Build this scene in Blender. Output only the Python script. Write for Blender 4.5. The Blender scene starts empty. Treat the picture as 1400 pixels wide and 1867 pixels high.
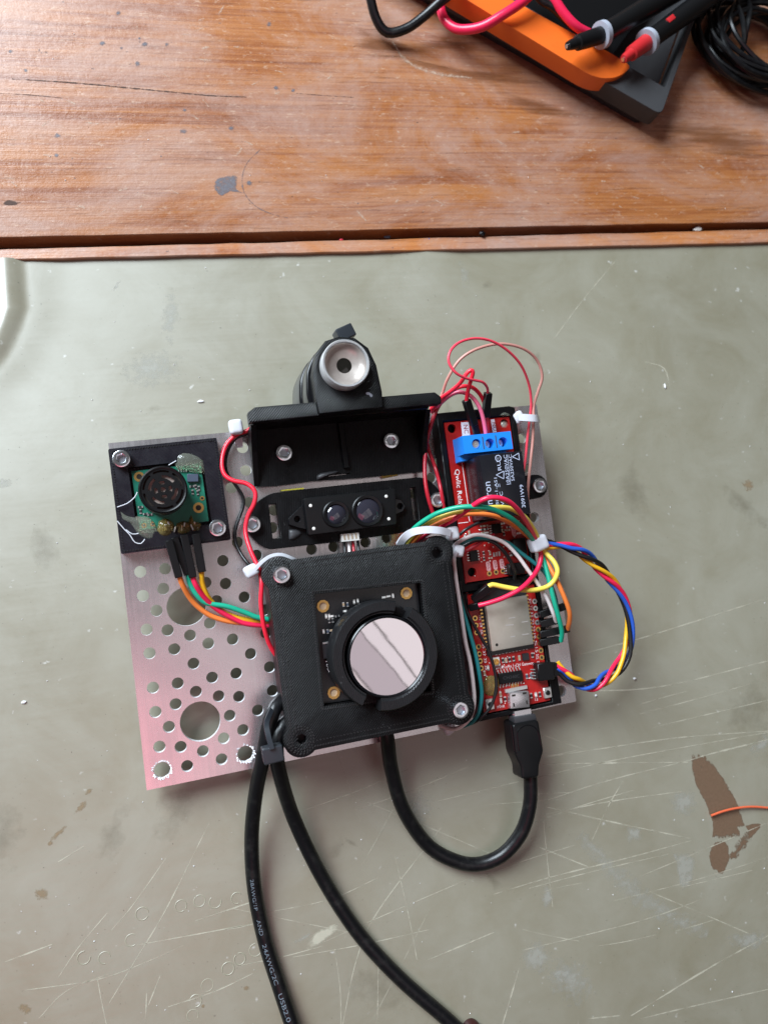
import bpy, bmesh, math, random
from mathutils import Vector, Matrix
from mathutils.geometry import delaunay_2d_cdt
random.seed(7)
SC = bpy.context.scene
COL = SC.collection
MM = 0.001
# ------------------------------------------------------------------ camera
F_PX, CX, CY = 1420.0, 700.0, 933.5
CAM_LOC = Vector((-61.2367468, -11.4336076, 280.282422))            # mm, table frame
CAM_ROT = Matrix(((0.957366713, 0.116782404, -0.264217425),
                  (-0.151277007, 0.981877842, -0.114154151),
                  (0.246098039, 0.149257405, 0.957683654)))
cd = bpy.data.cameras.new('camera'); cam = bpy.data.objects.new('camera', cd); COL.objects.link(cam)
cd.sensor_fit = 'VERTICAL'; cd.sensor_height = 36.0; cd.lens = 36.0 * F_PX / 1867.0
cd.clip_start = 0.01; cd.clip_end = 50
cd.dof.use_dof = True; cd.dof.focus_distance = 0.262; cd.dof.aperture_fstop = 13.0
cam.matrix_world = Matrix.Translation(CAM_LOC * MM) @ CAM_ROT.to_4x4()
SC.camera = cam
# ------------------------------------------------------------------ world and lamps
w = bpy.data.worlds.new('World'); SC.world = w; w.use_nodes = True
bg = w.node_tree.nodes['Background']; bg.inputs[0].default_value = (1.0, 0.92, 0.86, 1); bg.inputs[1].default_value = 0.07
def area(name, loc, target, sx, sy, power, col, spin=None):
    l = bpy.data.lights.new(name, 'AREA'); l.shape = 'RECTANGLE'; l.size = sx; l.size_y = sy; l.energy = power; l.color = col
    o = bpy.data.objects.new(name, l); COL.objects.link(o); o.location = loc
    o.rotation_euler = (Vector(target) - Vector(loc)).to_track_quat('-Z', 'Y').to_euler() if spin is None else (0, 0, spin)
    return o
# the window beyond the upper left of the bench
area('window_light', (-0.72, 0.86, 0.86), (-0.02, 0.05, 0), 0.78, 0.84, 54.0, (0.80, 0.91, 1.0))
# added lamps in place of pale ceiling boards, gapped where the lens mirrors a joint
CZ = 1.20
def ceiling(pa, pb, z):
    d = (pb - pa).normalized(); n = Vector((-d.y, d.x)); c = (pa + pb) / 2; sp = math.atan2(d.y, d.x)
    for nm, off, wd, rad, col in (('ceiling_bounce_light', 0.142, 0.28, 0.72, (1.0, 0.93, 0.95)), ('ceiling_bounce_light', -0.0275, 0.047, 0.68, (1.0, 0.93, 0.96)), ('ceiling_bounce_light', -0.105, 0.10, 0.42, (1.0, 0.88, 0.95)), ('ceiling_bounce_light', -0.395, 0.47, 0.60, (1.0, 0.90, 0.92))):
        q = c + n * off; area(nm, (q.x, q.y, z), None, 0.66, wd, rad * math.pi * 0.66 * wd, col, sp)
# light bounced off the photographer's pink clothes
area('pink_bounce_light', (-0.21, -0.27, 0.60), (-0.07, -0.04, 0), 0.30, 0.30, 0.31, (1.0, 0.15, 0.25))
vs = SC.view_settings; vs.view_transform = 'Standard'; vs.look = 'None'; vs.exposure = 0.0; vs.gamma = 1.0
vs.use_curve_mapping = False
SC.cycles.max_bounces = 8
# ------------------------------------------------------------------ frames: the table (world) and the tilted plate
PL_ROT = Matrix(((0.999976265, -0.00195371407, 0.00660706532), (0.00247206088, 0.996841483, -0.0793785056), (-0.00643111388, 0.0793929546, 0.996822652)))
PL_LOC = Vector((-78.4391471, -59.1427676, 8.67235707))
PLATE = Matrix.Translation(PL_LOC * MM) @ PL_ROT.to_4x4()
def ray(px, py):
    return CAM_ROT @ Vector(((px - CX) / F_PX, -(py - CY) / F_PX, -1))
def T(px, py, h=0.0):                       # photo point -> table frame point (mm) at height h over the table
    d = ray(px, py); k = (h - CAM_LOC.z) / d.z
    return CAM_LOC + k * d
PR_T = PL_ROT.transposed(); CAM_P = PR_T @ (CAM_LOC - PL_LOC)
def P(px, py, h=0.0):                       # photo point -> plate frame point (mm) at height h over the plate
    d = PR_T @ ray(px, py); k = (h - CAM_P.z) / d.z
    return CAM_P + k * d
def scale_at(px, py, h=0.0):                # photo pixels per mm there
    return 10.0 / (P(px + 5, py, h) - P(px - 5, py, h)).length
def mirrored(px, py, z):                    # where a level lens on the plate sends the sight line of a photo point
    p = PL_ROT @ P(px, py, 26.6) + PL_LOC; d = ray(px, py); n = PL_ROT @ Vector((0, 0, 1)); r = d - 2 * d.dot(n) * n
    q = p * MM + r * ((z - p.z * MM) / r.z); return Vector((q.x, q.y))
ceiling(mirrored(697.4, 1128.9, CZ), mirrored(766, 1213, CZ), CZ)
# ------------------------------------------------------------------ materials
def mat(name, col, rough=0.5, metal=0.0, **kw):
    m = bpy.data.materials.new(name); m.use_nodes = True
    b = m.node_tree.nodes['Principled BSDF']
    b.inputs['Base Color'].default_value = (*col, 1); b.inputs['Roughness'].default_value = rough; b.inputs['Metallic'].default_value = metal
    for k, v in kw.items(): b.inputs[k.replace('_', ' ')].default_value = v
    return m
def N(m, t, **kw):
    n = m.node_tree.nodes.new(t)
    for k, v in kw.items():
        if hasattr(n, k) and not k[0].isupper(): setattr(n, k, v)
        else: n.inputs[k.replace('_', ' ')].default_value = v
    return n
def L(m, a, b): m.node_tree.links.new(a, b)
def BS(m): return m.node_tree.nodes['Principled BSDF']
def ramp(m, fac, stops):
    r = m.node_tree.nodes.new('ShaderNodeValToRGB'); e = r.color_ramp.elements
    while len(e) < len(stops): e.new(0.5)
    for i, (p, c) in enumerate(stops):
        e[i].position = p; e[i].color = (*c, 1) if len(c) == 3 else c
    L(m, fac, r.inputs[0]); return r
def coords(m, scale=(1, 1, 1), rot=(0, 0, 0)):
    tc = m.node_tree.nodes.new('ShaderNodeTexCoord'); mp = m.node_tree.nodes.new('ShaderNodeMapping')
    mp.inputs['Scale'].default_value = scale; mp.inputs['Rotation'].default_value = rot
    L(m, tc.outputs['Object'], mp.inputs['Vector']); return mp.outputs[0]
def noise(m, v, scale, detail=4, rough=0.55, dist=0.0):
    n = m.node_tree.nodes.new('ShaderNodeTexNoise'); n.inputs['Scale'].default_value = scale; n.inputs['Detail'].default_value = detail
    n.inputs['Roughness'].default_value = rough; n.inputs['Distortion'].default_value = dist
    L(m, v, n.inputs['Vector']); return n.outputs['Fac']
def mixc(m, fac, a, b, mode='MIX'):
    n = m.node_tree.nodes.new('ShaderNodeMix'); n.data_type = 'RGBA'; n.blend_type = mode
    for s, x in ((n.inputs[0], fac), (n.inputs[6], a), (n.inputs[7], b)):
        if isinstance(x, (int, float)): s.default_value = x
        elif isinstance(x, tuple): s.default_value = (*x, 1)
        else: L(m, x, s)
    return n.outputs[2]
def bump(m, h, strength, dist, prev=None):
    n = m.node_tree.nodes.new('ShaderNodeBump'); n.inputs['Strength'].default_value = strength; n.inputs['Distance'].default_value = dist
    L(m, h, n.inputs['Height'])
    if prev is not None: L(m, prev, n.inputs['Normal'])
    L(m, n.outputs[0], BS(m).inputs['Normal']); return n.outputs[0]

M = {}
def sheet_mat():
    m = mat('worn_metal_sheet', (0.36, 0.35, 0.28), 0.4)
    v = coords(m)
    a = noise(m, v, 9, 6, 0.6); base = ramp(m, a, [(0.25, (0.160, 0.146, 0.090)), (0.5, (0.228, 0.216, 0.149)), (0.75, (0.302, 0.294, 0.224))])
    vs_ = coords(m, (30, 30, 30)); b = noise(m, vs_, 1.0, 7, 0.7, 0.6)
    c = mixc(m, 0.45, base.outputs[0], ramp(m, b, [(0.3, (0.24, 0.205, 0.135)), (0.7, (0.37, 0.35, 0.285))]).outputs[0])
    sp = noise(m, v, 900, 2, 0.5); spr = ramp(m, sp, [(0.0, (0.10, 0.09, 0.06)), (0.24, (0.10, 0.09, 0.06)), (0.29, (1, 1, 1)), (1, (1, 1, 1))])
    c = mixc(m, 0.45, c, spr.outputs[0], 'MULTIPLY')
    sp2 = noise(m, v, 260, 3, 0.5); spr2 = ramp(m, sp2, [(0.70, (0, 0, 0)), (0.76, (1, 1, 1))])
    c = mixc(m, spr2.outputs[0], c, (0.46, 0.45, 0.40))
    L(m, c, BS(m).inputs['Base Color'])
    vr = coords(m, (4, 160, 1), (0, 0, 0.35)); r1 = noise(m, vr, 6, 5, 0.6)
    rr = ramp(m, mixc(m, 0.5, r1, b), [(0.3, (0.38,) * 3), (0.7, (0.52,) * 3)]); L(m, rr.outputs[0], BS(m).inputs['Roughness'])
    n1 = bump(m, noise(m, v, 7, 2, 0.4), 0.35, 0.004); bump(m, noise(m, v, 700, 3, 0.6), 0.03, 0.0004, n1)
    BS(m).inputs['Specular IOR Level'].default_value = 0.5; BS(m).inputs['IOR'].default_value = 2.15
    return m
def wood_mat(name, dark=1.0, pale=0.5):
    m = mat(name, (0.45, 0.22, 0.1), 0.5)
    g = noise(m, coords(m, (2.2, 120, 40)), 4, 8, 0.62, 0.25); g2 = noise(m, coords(m, (2.0, 16, 10)), 5, 6, 0.6, 0.8); g3 = noise(m, coords(m, (5, 420, 60)), 3, 6, 0.65)
    gr = ramp(m, mixc(m, 0.42, mixc(m, 0.5, g, g3), g2), [(0.34, (0.14 * dark, 0.040 * dark, 0.014 * dark)), (0.44, (0.27 * dark, 0.085 * dark, 0.027 * dark)), (0.53, (0.39 * dark, 0.146 * dark, 0.046 * dark)), (0.66, (0.44 * dark, 0.190 * dark, 0.076 * dark))])
    v = coords(m)
    wn = noise(m, coords(m, (9, 16, 7)), 1.6, 9, 0.76, 0.6); wr = ramp(m, wn, [(0.40, (0, 0, 0)), (0.64, (pale,) * 3)])
    c = mixc(m, wr.outputs[0], gr.outputs[0], (0.41, 0.255, 0.20))
    fl = noise(m, coords(m, (90, 220, 40)), 3, 6, 0.75, 0.4); fr = ramp(m, fl, [(0.57, (0, 0, 0)), (0.70, (0.6,) * 3)]); c = mixc(m, fr.outputs[0], c, (0.58, 0.41, 0.30))
    fd = noise(m, coords(m, (14, 300, 40)), 3, 5, 0.65); dr = ramp(m, fd, [(0.30, (0.6,) * 3), (0.42, (0, 0, 0))]); c = mixc(m, dr.outputs[0], c, (0.15, 0.055, 0.025))
    pt = noise(m, coords(m, (1, 1.6, 1)), 420, 3, 0.6); pr = ramp(m, pt, [(0.26, (0.8,) * 3), (0.31, (0, 0, 0))]); c = mixc(m, pr.outputs[0], c, (0.11, 0.06, 0.045))
    L(m, c, BS(m).inputs['Base Color'])
    rr = ramp(m, wn, [(0.35, (0.30,) * 3), (0.7, (0.50,) * 3)]); L(m, rr.outputs[0], BS(m).inputs['Roughness']); BS(m).inputs['Specular IOR Level'].default_value = 0.8
    n1 = bump(m, g, 0.25, 0.0007); bump(m, noise(m, v, 350, 4, 0.7), 0.22, 0.0006, n1)
    return m
def printed_mat(name, ang, col=(0.0035, 0.0035, 0.004), rough=0.40, period=0.00062, strength=0.5, spec=0.26):
    m = mat(name, col, rough); BS(m).inputs['Specular IOR Level'].default_value = spec
    v = coords(m, (1, 1, 1), (0, 0, math.radians(ang)))
    wv = m.node_tree.nodes.new('ShaderNodeTexWave'); wv.wave_type = 'BANDS'; wv.bands_direction = 'X'
    wv.inputs['Scale'].default_value = 0.314 / period; wv.inputs['Distortion'].default_value = 2.2; wv.inputs['Detail'].default_value = 2; wv.inputs['Detail Scale'].default_value = 0.6
    L(m, v, wv.inputs['Vector'])
    n1 = bump(m, wv.outputs['Fac'], strength, 0.00022)
    bump(m, noise(m, v, 1500, 3, 0.7), 0.2, 0.0002, n1)
    d = noise(m, v, 620, 3, 0.6); dr = ramp(m, d, [(0.70, (0, 0, 0)), (0.80, (0.4,) * 3)])
    c = mixc(m, dr.outputs[0], col, (0.22, 0.21, 0.21)); L(m, c, BS(m).inputs['Base Color'])
    r = ramp(m, noise(m, v, 160, 4, 0.7), [(0.3, (rough - 0.14,) * 3), (0.7, (rough + 0.15,) * 3)]); L(m, r.outputs[0], BS(m).inputs['Roughness'])
    return m
def speckled(name, col, rough, col2, scale, lo=0.6, hi=0.75, metal=0.0, bs=0.0, spec=None):
    m = mat(name, col, rough, metal); v = coords(m)
    n = noise(m, v, scale, 4, 0.6); r = ramp(m, n, [(lo, (0, 0, 0)), (hi, (1, 1, 1))])
    L(m, mixc(m, r.outputs[0], col, col2), BS(m).inputs['Base Color'])
    if bs: bump(m, n, bs, 0.0004)
    if spec is not None: BS(m).inputs['Specular IOR Level'].default_value = spec
    return m
def alu_mat():
    m = mat('brushed_aluminium', (0.72, 0.69, 0.69), 0.3, 0.88); v = coords(m)
    a = noise(m, v, 22, 5, 0.6); r = ramp(m, a, [(0.3, (0.62, 0.58, 0.59)), (0.7, (0.76, 0.73, 0.73))]); L(m, r.outputs[0], BS(m).inputs['Base Color'])
    s = noise(m, coords(m, (500, 8, 1), (0, 0, 0.3)), 2, 4, 0.6); b = noise(m, v, 60, 5, 0.7)
    rr = ramp(m, mixc(m, 0.5, s, b), [(0.3, (0.20,) * 3), (0.7, (0.33,) * 3)]); L(m, rr.outputs[0], BS(m).inputs['Roughness'])
    bump(m, noise(m, v, 500, 2, 0.5), 0.012, 0.0004)
    return m
def decal_mat(name, col, col2, scale, soft, amount=1.0, rough=0.5, spec=0.5, stretch=(1, 1, 1)):
    # a stain with its own ragged outline: the mesh carries how deep inside the outline a point lies
    m = mat(name, col, rough); v = coords(m, stretch)
    n = noise(m, v, scale, 5, 0.65)
    at = m.node_tree.nodes.new('ShaderNodeAttribute'); at.attribute_name = 'inside'
    ma = m.node_tree.nodes.new('ShaderNodeMath'); ma.operation = 'ADD'; L(m, at.outputs['Fac'], ma.inputs[0])
    mb = m.node_tree.nodes.new('ShaderNodeMath'); mb.operation = 'MULTIPLY_ADD'; L(m, n, mb.inputs[0]); mb.inputs[1].default_value = 2.4; mb.inputs[2].default_value = -1.2
    L(m, mb.outputs[0], ma.inputs[1])
    BS(m).inputs['Specular IOR Level'].default_value = spec
    r = ramp(m, ma.outputs[0], [(0.12, (0, 0, 0)), (0.12 + soft, (amount,) * 3)]); L(m, r.outputs[0], BS(m).inputs['Alpha'])
    n2 = noise(m, v, scale * 2.5, 4, 0.7); L(m, mixc(m, n2, col, col2), BS(m).inputs['Base Color'])
    return m

M['sheet'] = sheet_mat(); M['wood'] = wood_mat('varnished_pine', 1.0, 0.8); M['wood_edge'] = wood_mat('dark_pine_edge', 1.05, 0.2); M['wood_strip'] = wood_mat('pale_pine_strip', 1.25, 0.95)
M['groove'] = mat('groove_dark', (0.02, 0.014, 0.01), 0.9)  # near-black for the groove floor, drill holes and slots
M['print'] = printed_mat('black_printed_plastic', 45); M['print2'] = printed_mat('black_printed_plastic_frame', -40, (0.008, 0.007, 0.011), 0.42, 0.0009, 0.22, 0.28)
M['print3'] = printed_mat('black_printed_plastic_smooth', 8, (0.0035, 0.0035, 0.004), 0.40, 0.0006, 0.2, 0.2)
M['lensring'] = printed_mat('dusty_lens_ring_plastic', 20, (0.011, 0.011, 0.012), 0.40, 0.0006, 0.2, 0.32); M['ridge'] = mat('print_ridge_plastic', (0.020, 0.020, 0.021), 0.30)
M['black'] = mat('black_plastic', (0.006, 0.006, 0.0065), 0.34, Specular_IOR_Level=0.28); M['blackgloss'] = mat('black_gloss_plastic', (0.005, 0.005, 0.006), 0.20, Specular_IOR_Level=0.35)
M['relay'] = speckled('relay_case_plastic', (0.010, 0.010, 0.013), 0.24, (0.018, 0.018, 0.021), 300, spec=0.4)
M['darkgrey'] = mat('charcoal_plastic', (0.035, 0.035, 0.038), 0.45)
M['cable'] = speckled('black_cable_jacket', (0.005, 0.005, 0.006), 0.34, (0.020, 0.020, 0.019), 260, 0.52, 0.8, 0, 0.16, 0.4)
M['alu'] = alu_mat(); M['burr_lit_wall'] = mat('lit_cut_aluminium', (0.93, 0.93, 0.95), 0.35, 0.25)  # hole walls whitened, window light put into their colour; drill burrs share it
M['steel'] = mat('zinc_plated_steel', (0.82, 0.85, 0.90), 0.20, 1.0); M['socket'] = mat('socket_steel', (0.42, 0.45, 0.50), 0.35, 1.0)
M['tin'] = mat('tinned_pad', (0.78, 0.78, 0.76), 0.3, 0.85); M['gold'] = mat('gold_plating', (0.80, 0.50, 0.16), 0.28, 0.9); M['brass'] = mat('brass_insert', (0.62, 0.38, 0.12), 0.32, 0.9)
M['pcb_red'] = speckled('red_solder_mask', (0.40, 0.014, 0.012), 0.26, (0.28, 0.008, 0.008), 180, 0.4, 0.7, spec=0.3)
M['pcb_green'] = speckled('green_solder_mask', (0.010, 0.13, 0.085), 0.28, (0.02, 0.19, 0.12), 200, 0.4, 0.7)
M['pcb_black'] = mat('black_solder_mask', (0.008, 0.008, 0.009), 0.25)
M['silk'] = mat('white_silkscreen', (0.82, 0.76, 0.77), 0.55); M['pinksilk'] = mat('pink_silkscreen', (0.74, 0.42, 0.44), 0.55)
M['relayprint'] = mat('relay_print', (0.50, 0.55, 0.70), 0.5); M['cableprint'] = mat('cable_print', (0.14, 0.17, 0.20), 0.5)
M['blue'] = mat('blue_terminal_plastic', (0.012, 0.235, 0.80), 0.35)
M['can'] = speckled('nickel_shield', (0.68, 0.64, 0.55), 0.36, (0.58, 0.54, 0.45), 150, 0.4, 0.7, 0.75)
M['usbmetal'] = mat('usb_shell', (0.80, 0.78, 0.80), 0.25, 0.9)
M['nylon'] = mat('white_nylon', (0.72, 0.73, 0.78), 0.36, Subsurface_Weight=0.25, Subsurface_Radius=(0.003, 0.003, 0.003), Transmission_Weight=0.08)
M['blacknylon'] = mat('black_nylon', (0.022, 0.026, 0.032), 0.35)
M['glue'] = mat('clear_hot_glue', (0.86, 0.90, 0.74), 0.10, Transmission_Weight=0.9, IOR=1.35); M['flux'] = mat('amber_glue', (0.66, 0.52, 0.20), 0.08, Transmission_Weight=0.8, IOR=1.4)
M['mirror'] = mat('coated_infrared_lens', (0.97, 0.92, 0.95), 0.03, 1.0); bump(M['mirror'], noise(M['mirror'], coords(M['mirror']), 90, 2, 0.4), 0.05, 0.0006)
M['dish'] = speckled('frosted_lens_dish', (0.46, 0.41, 0.37), 0.28, (0.36, 0.31, 0.28), 250, 0.4, 0.7, 0.35); M['clearring'] = mat('clear_acrylic', (0.90, 0.90, 0.90), 0.08, Transmission_Weight=0.65, IOR=1.49)
M['pupil'] = mat('dark_pupil_glass', (0.012, 0.011, 0.009), 0.08); M['glass'] = mat('lens_glass', (0.025, 0.024, 0.035), 0.05, 0.0, Coat_Weight=1.0, Coat_Roughness=0.02)
M['mesh'] = mat('beige_sensor_mesh', (0.36, 0.28, 0.24), 0.55); M['white'] = mat('white_plastic', (0.72, 0.68, 0.64), 0.4)
M['orange_case'] = speckled('orange_meter_plastic', (0.80, 0.145, 0.016), 0.42, (0.75, 0.13, 0.014), 200)
M['rubber'] = printed_mat('grey_holster_rubber', 0, (0.052, 0.052, 0.055), 0.5, 0.004, 0.05); M['probegrey'] = mat('grey_probe_collar', (0.34, 0.36, 0.42), 0.45)
M['probered'] = mat('red_probe_plastic', (0.48, 0.018, 0.022), 0.4); M['yellowgoo'] = mat('yellow_glue', (0.50, 0.43, 0.05), 0.35)
M['dust'] = mat('white_plastic_shaving', (0.80, 0.80, 0.82), 0.5); M['blueip'] = mat('blue_chip_plastic', (0.03, 0.16, 0.6), 0.4); M['redip'] = mat('red_chip_plastic', (0.75, 0.05, 0.09), 0.4)
M['resist'] = mat('black_resistor', (0.02, 0.02, 0.022), 0.4); M['tan'] = mat('tan_capacitor', (0.42, 0.30, 0.19), 0.4); M['bluegrey'] = mat('grey_blue_chip', (0.06, 0.075, 0.11), 0.35)
WC = dict(red=(0.78, 0.020, 0.045), pinkred=(0.78, 0.016, 0.075), darkred=(0.45, 0.015, 0.03), yellow=(0.85, 0.56, 0.035), amber=(0.80, 0.42, 0.015), green=(0.005, 0.155, 0.065), mint=(0.010, 0.36, 0.22),
          teal=(0.012, 0.20, 0.21), offcut=(0.70, 0.13, 0.055), orange=(0.86, 0.22, 0.045), blue=(0.02, 0.09, 0.45), white=(0.78, 0.70, 0.69), black=(0.010, 0.010, 0.011), maroon=(0.035, 0.006, 0.006), salmon=(0.80, 0.06, 0.10), copper=(0.52, 0.24, 0.20), brightyellow=(0.86, 0.68, 0.10), rose=(0.82, 0.15, 0.26))
for k, c in WC.items(): M['w_' + k] = mat(k + '_wire_insulation', c, 0.33)
M['stain'] = decal_mat('brown_rust_stain', (0.115, 0.066, 0.036), (0.21, 0.135, 0.085), 420, 0.4, 0.95, 0.5, 0.7); M['pale'] = decal_mat('pale_dried_residue', (0.46, 0.455, 0.40), (0.42, 0.41, 0.345), 420, 0.8, 0.6, 0.40, 1.0)
M['smudge'] = decal_mat('dull_smudge', (0.175, 0.150, 0.098), (0.215, 0.19, 0.13), 120, 1.5, 0.26, 0.48, 1.0); M['rust'] = decal_mat('faint_rust', (0.30, 0.19, 0.10), (0.30, 0.24, 0.15), 700, 0.7, 0.65, 0.6); M['ink'] = decal_mat('blue_grey_ink', (0.085, 0.085, 0.105), (0.21, 0.20, 0.22), 700, 1.3, 0.85, 0.4)
M['scratch'] = decal_mat('pale_scratch', (0.64, 0.61, 0.48), (0.52, 0.49, 0.38), 140, 0.5, 0.74, 0.45, 1.0); M['inkline'] = decal_mat('ink_line', (0.13, 0.10, 0.11), (0.22, 0.17, 0.16), 500, 0.7, 0.8); M['crack'] = decal_mat('wood_crack', (0.035, 0.018, 0.012), (0.09, 0.045, 0.03), 420, 0.5, 1.0, 0.8); M['grit'] = mat('dark_grit', (0.05, 0.04, 0.03), 0.8); M['varnish_shade'] = decal_mat('dark_varnish_and_shade', (0.15, 0.052, 0.02), (0.24, 0.09, 0.035), 60, 1.6, 0.6, 0.3, 0.7, (0.5, 6, 1))
M['scuff'] = decal_mat('pale_wood_scuff', (0.62, 0.46, 0.35), (0.52, 0.36, 0.26), 700, 0.7, 0.7, 0.5); M['ridge_sheet'] = mat('pressed_sheet_rim', (0.31, 0.288, 0.21), 0.45, IOR=1.9)

# ------------------------------------------------------------------ mesh helpers (all in mm)
def V(*a): return Vector(a)
def prism(bm, pts, z0, z1, shrink=1.0):
    c = sum((Vector((p[0], p[1])) for p in pts), Vector((0, 0))) / len(pts)
    ar = sum(pts[i][0] * pts[(i + 1) % len(pts)][1] - pts[(i + 1) % len(pts)][0] * pts[i][1] for i in range(len(pts)))
    if ar < 0: pts = pts[::-1]
    lo = [bm.verts.new((p[0], p[1], z0)) for p in pts]
    hi = [bm.verts.new((c.x + (p[0] - c.x) * shrink, c.y + (p[1] - c.y) * shrink, z1)) for p in pts]
    n = len(pts); bm.faces.new(lo[::-1]); bm.faces.new(hi)
    for i in range(n): bm.faces.new((lo[i], lo[(i + 1) % n], hi[(i + 1) % n], hi[i]))
    return bm
def circ(c, r, n=24, a0=0.0, ry=None): return [(c[0] + r * math.cos(a0 + 2 * math.pi * i / n), c[1] + (ry or r) * math.sin(a0 + 2 * math.pi * i / n)) for i in range(n)]
def inpoly(p, poly):
    s = False; n = len(poly); j = n - 1
    for i in range(n):
        a, b = poly[i], poly[j]
        if (a[1] > p[1]) != (b[1] > p[1]) and p[0] < (b[0] - a[0]) * (p[1] - a[1]) / (b[1] - a[1]) + a[0]: s = not s
        j = i
    return s
def holed(bm, outer, holes, z0, z1):
    loops = [outer] + holes; vs_, es = [], []
    for lp in loops:
        k = len(vs_); vs_ += [Vector((p[0], p[1])) for p in lp]; es += [(k + i, k + (i + 1) % len(lp)) for i in range(len(lp))]
    v2, e2, f2, ov, oe, of = delaunay_2d_cdt(vs_, es, [], 0, 1e-5)
    bb = [(min(p[0] for p in h), max(p[0] for p in h), min(p[1] for p in h), max(p[1] for p in h)) for h in holes]
    tri = []
    for f in f2:
        c = sum((v2[i] for i in f), Vector((0, 0))) / 3
        if not inpoly(c, outer): continue
        if any(b[0] <= c.x <= b[1] and b[2] <= c.y <= b[3] and inpoly(c, h) for h, b in zip(holes, bb)): continue
        tri.append(f)
    lo = [bm.verts.new((p.x, p.y, z0)) for p in v2]; hi = [bm.verts.new((p.x, p.y, z1)) for p in v2]
    cnt = {}
    for f in tri:
        bm.faces.new([hi[i] for i in f]); bm.faces.new([lo[i] for i in f][::-1])
        for a, b in zip(f, list(f[1:]) + [f[0]]): cnt.setdefault((min(a, b), max(a, b)), []).append((a, b))
    for k, l in cnt.items():
        if len(l) == 1: a, b = l[0]; bm.faces.new((hi[b], hi[a], lo[a], lo[b]))
    for v in [v for v in bm.verts if not v.link_faces]: bm.verts.remove(v)
    return bm
def lathe(bm, c, prof, n=32, a0=0.0, a1=2 * math.pi):
    full = abs(a1 - a0 - 2 * math.pi) < 1e-6; k = n if full else n + 1; rows = []
    for r, z in prof:
        if r < 1e-6: rows.append([bm.verts.new((c[0], c[1], z))])
        else: rows.append([bm.verts.new((c[0] + r * math.cos(a0 + (a1 - a0) * i / n), c[1] + r * math.sin(a0 + (a1 - a0) * i / n), z)) for i in range(k)])
    for A, B in zip(rows, rows[1:]):
        for i in range(n):
            j = (i + 1) % k
            q = [A[i % len(A)], A[j % len(A)], B[j % len(B)], B[i % len(B)]]
            q2 = []
            for v in q:
                if v not in q2: q2.append(v)
            if len(q2) > 2: bm.faces.new(q2)
    if not full:
        for i in (0, k - 1):
            q = [r[i % len(r)] for r in rows]
            if len(q) > 2:
                try: bm.faces.new(q)
                except ValueError: pass
    return bm
def spline(pts, step=0.9):
    pts = [Vector(p) for p in pts]
    if len(pts) == 2: return pts
    q = [2 * pts[0] - pts[1]] + pts + [2 * pts[-1] - pts[-2]]; out = []
    for i in range(1, len(q) - 2):
        p0, p1, p2, p3 = q[i - 1], q[i], q[i + 1], q[i + 2]; n = max(2, int((p2 - p1).length / step))
        for k in range(n):
            t = k / n
            out.append(0.5 * ((2 * p1) + (p2 - p0) * t + (2 * p0 - 5 * p1 + 4 * p2 - p3) * t * t + (3 * p1 - p0 - 3 * p2 + p3) * t ** 3))
    out.append(pts[-1]); return out
def sweep(bm, pts, sec, up=(0, 0, 1), radius=None, smooth_pts=True, step=0.9):
    pts = spline(pts, step) if smooth_pts else [Vector(p) for p in pts]
    n = len(pts); rings = []; s_prev = None
    for i, p in enumerate(pts):
        t = (pts[min(i + 1, n - 1)] - pts[max(i - 1, 0)]).normalized()
        if s_prev is None:
            s = t.cross(Vector(up))
            if s.length < 1e-3: s = t.cross(Vector((0, 1, 0)))
        else: s = s_prev - t * s_prev.dot(t)
        if up is not None and radius is None:
            s2 = t.cross(Vector(up))
            if s2.length > 0.15: s = s2 if s_prev is None or s2.dot(s_prev) > 0 else -s2
        s.normalize(); s_prev = s; u = s.cross(t)
        k = radius[i] if isinstance(radius, list) else 1.0
        rings.append([bm.verts.new(p + s * a * k + u * b * k) for a, b in sec])
    m = len(sec)
    for A, B in zip(rings, rings[1:]):
        for i in range(m): bm.faces.new((A[i], A[(i + 1) % m], B[(i + 1) % m], B[i]))
    bm.faces.new(rings[0][::-1]); bm.faces.new(rings[-1]); return bm
def csec(r, n=10): return [(r * math.cos(2 * math.pi * i / n), r * math.sin(2 * math.pi * i / n)) for i in range(n)]
def rsec(w_, t_): return [(-w_ / 2, -t_ / 2), (w_ / 2, -t_ / 2), (w_ / 2, t_ / 2), (-w_ / 2, t_ / 2)]
def tube(bm, pts, r, n=10, step=0.9): return sweep(bm, pts, csec(r, n), (0, 0, 1), 'pt', True, step)
def rect(px4, h):                           # photo quad (TL,TR,BR,BL) -> true rectangle: centre, width, depth, angle
    q = [P(x, y, h) for x, y in px4]; c = sum(q, Vector()) / 4
    u = (q[1] - q[0] + q[2] - q[3]) / 2; v = (q[0] - q[3] + q[1] - q[2]) / 2
    return c, u.length, v.length, math.atan2(u.y, u.x)
def rpts(c, w_, d_, a=0.0):
    ca, sa = math.cos(a), math.sin(a)
    return [(c[0] + x * ca - y * sa, c[1] + x * sa + y * ca) for x, y in ((-w_ / 2, -d_ / 2), (w_ / 2, -d_ / 2), (w_ / 2, d_ / 2), (-w_ / 2, d_ / 2))]
def box(bm, c, w_, d_, z0, z1, a=0.0, shrink=1.0): return prism(bm, rpts(c, w_, d_, a), z0, z1, shrink)
def rounded(pts, r, n=5):
    out = []; k = len(pts); pts = [Vector((p[0], p[1])) for p in pts]
    for i in range(k):
        p, a, b = pts[i], pts[i - 1], pts[(i + 1) % k]
        rr = min(r, (a - p).length * 0.45, (b - p).length * 0.45); A = p + (a - p).normalized() * rr; B = p + (b - p).normalized() * rr
        for j in range(n + 1):
            t = j / n; q = A * (1 - t) ** 2 + p * 2 * t * (1 - t) + B * t * t; out.append((q.x, q.y))
    return out
def new(): return bmesh.new()
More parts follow.
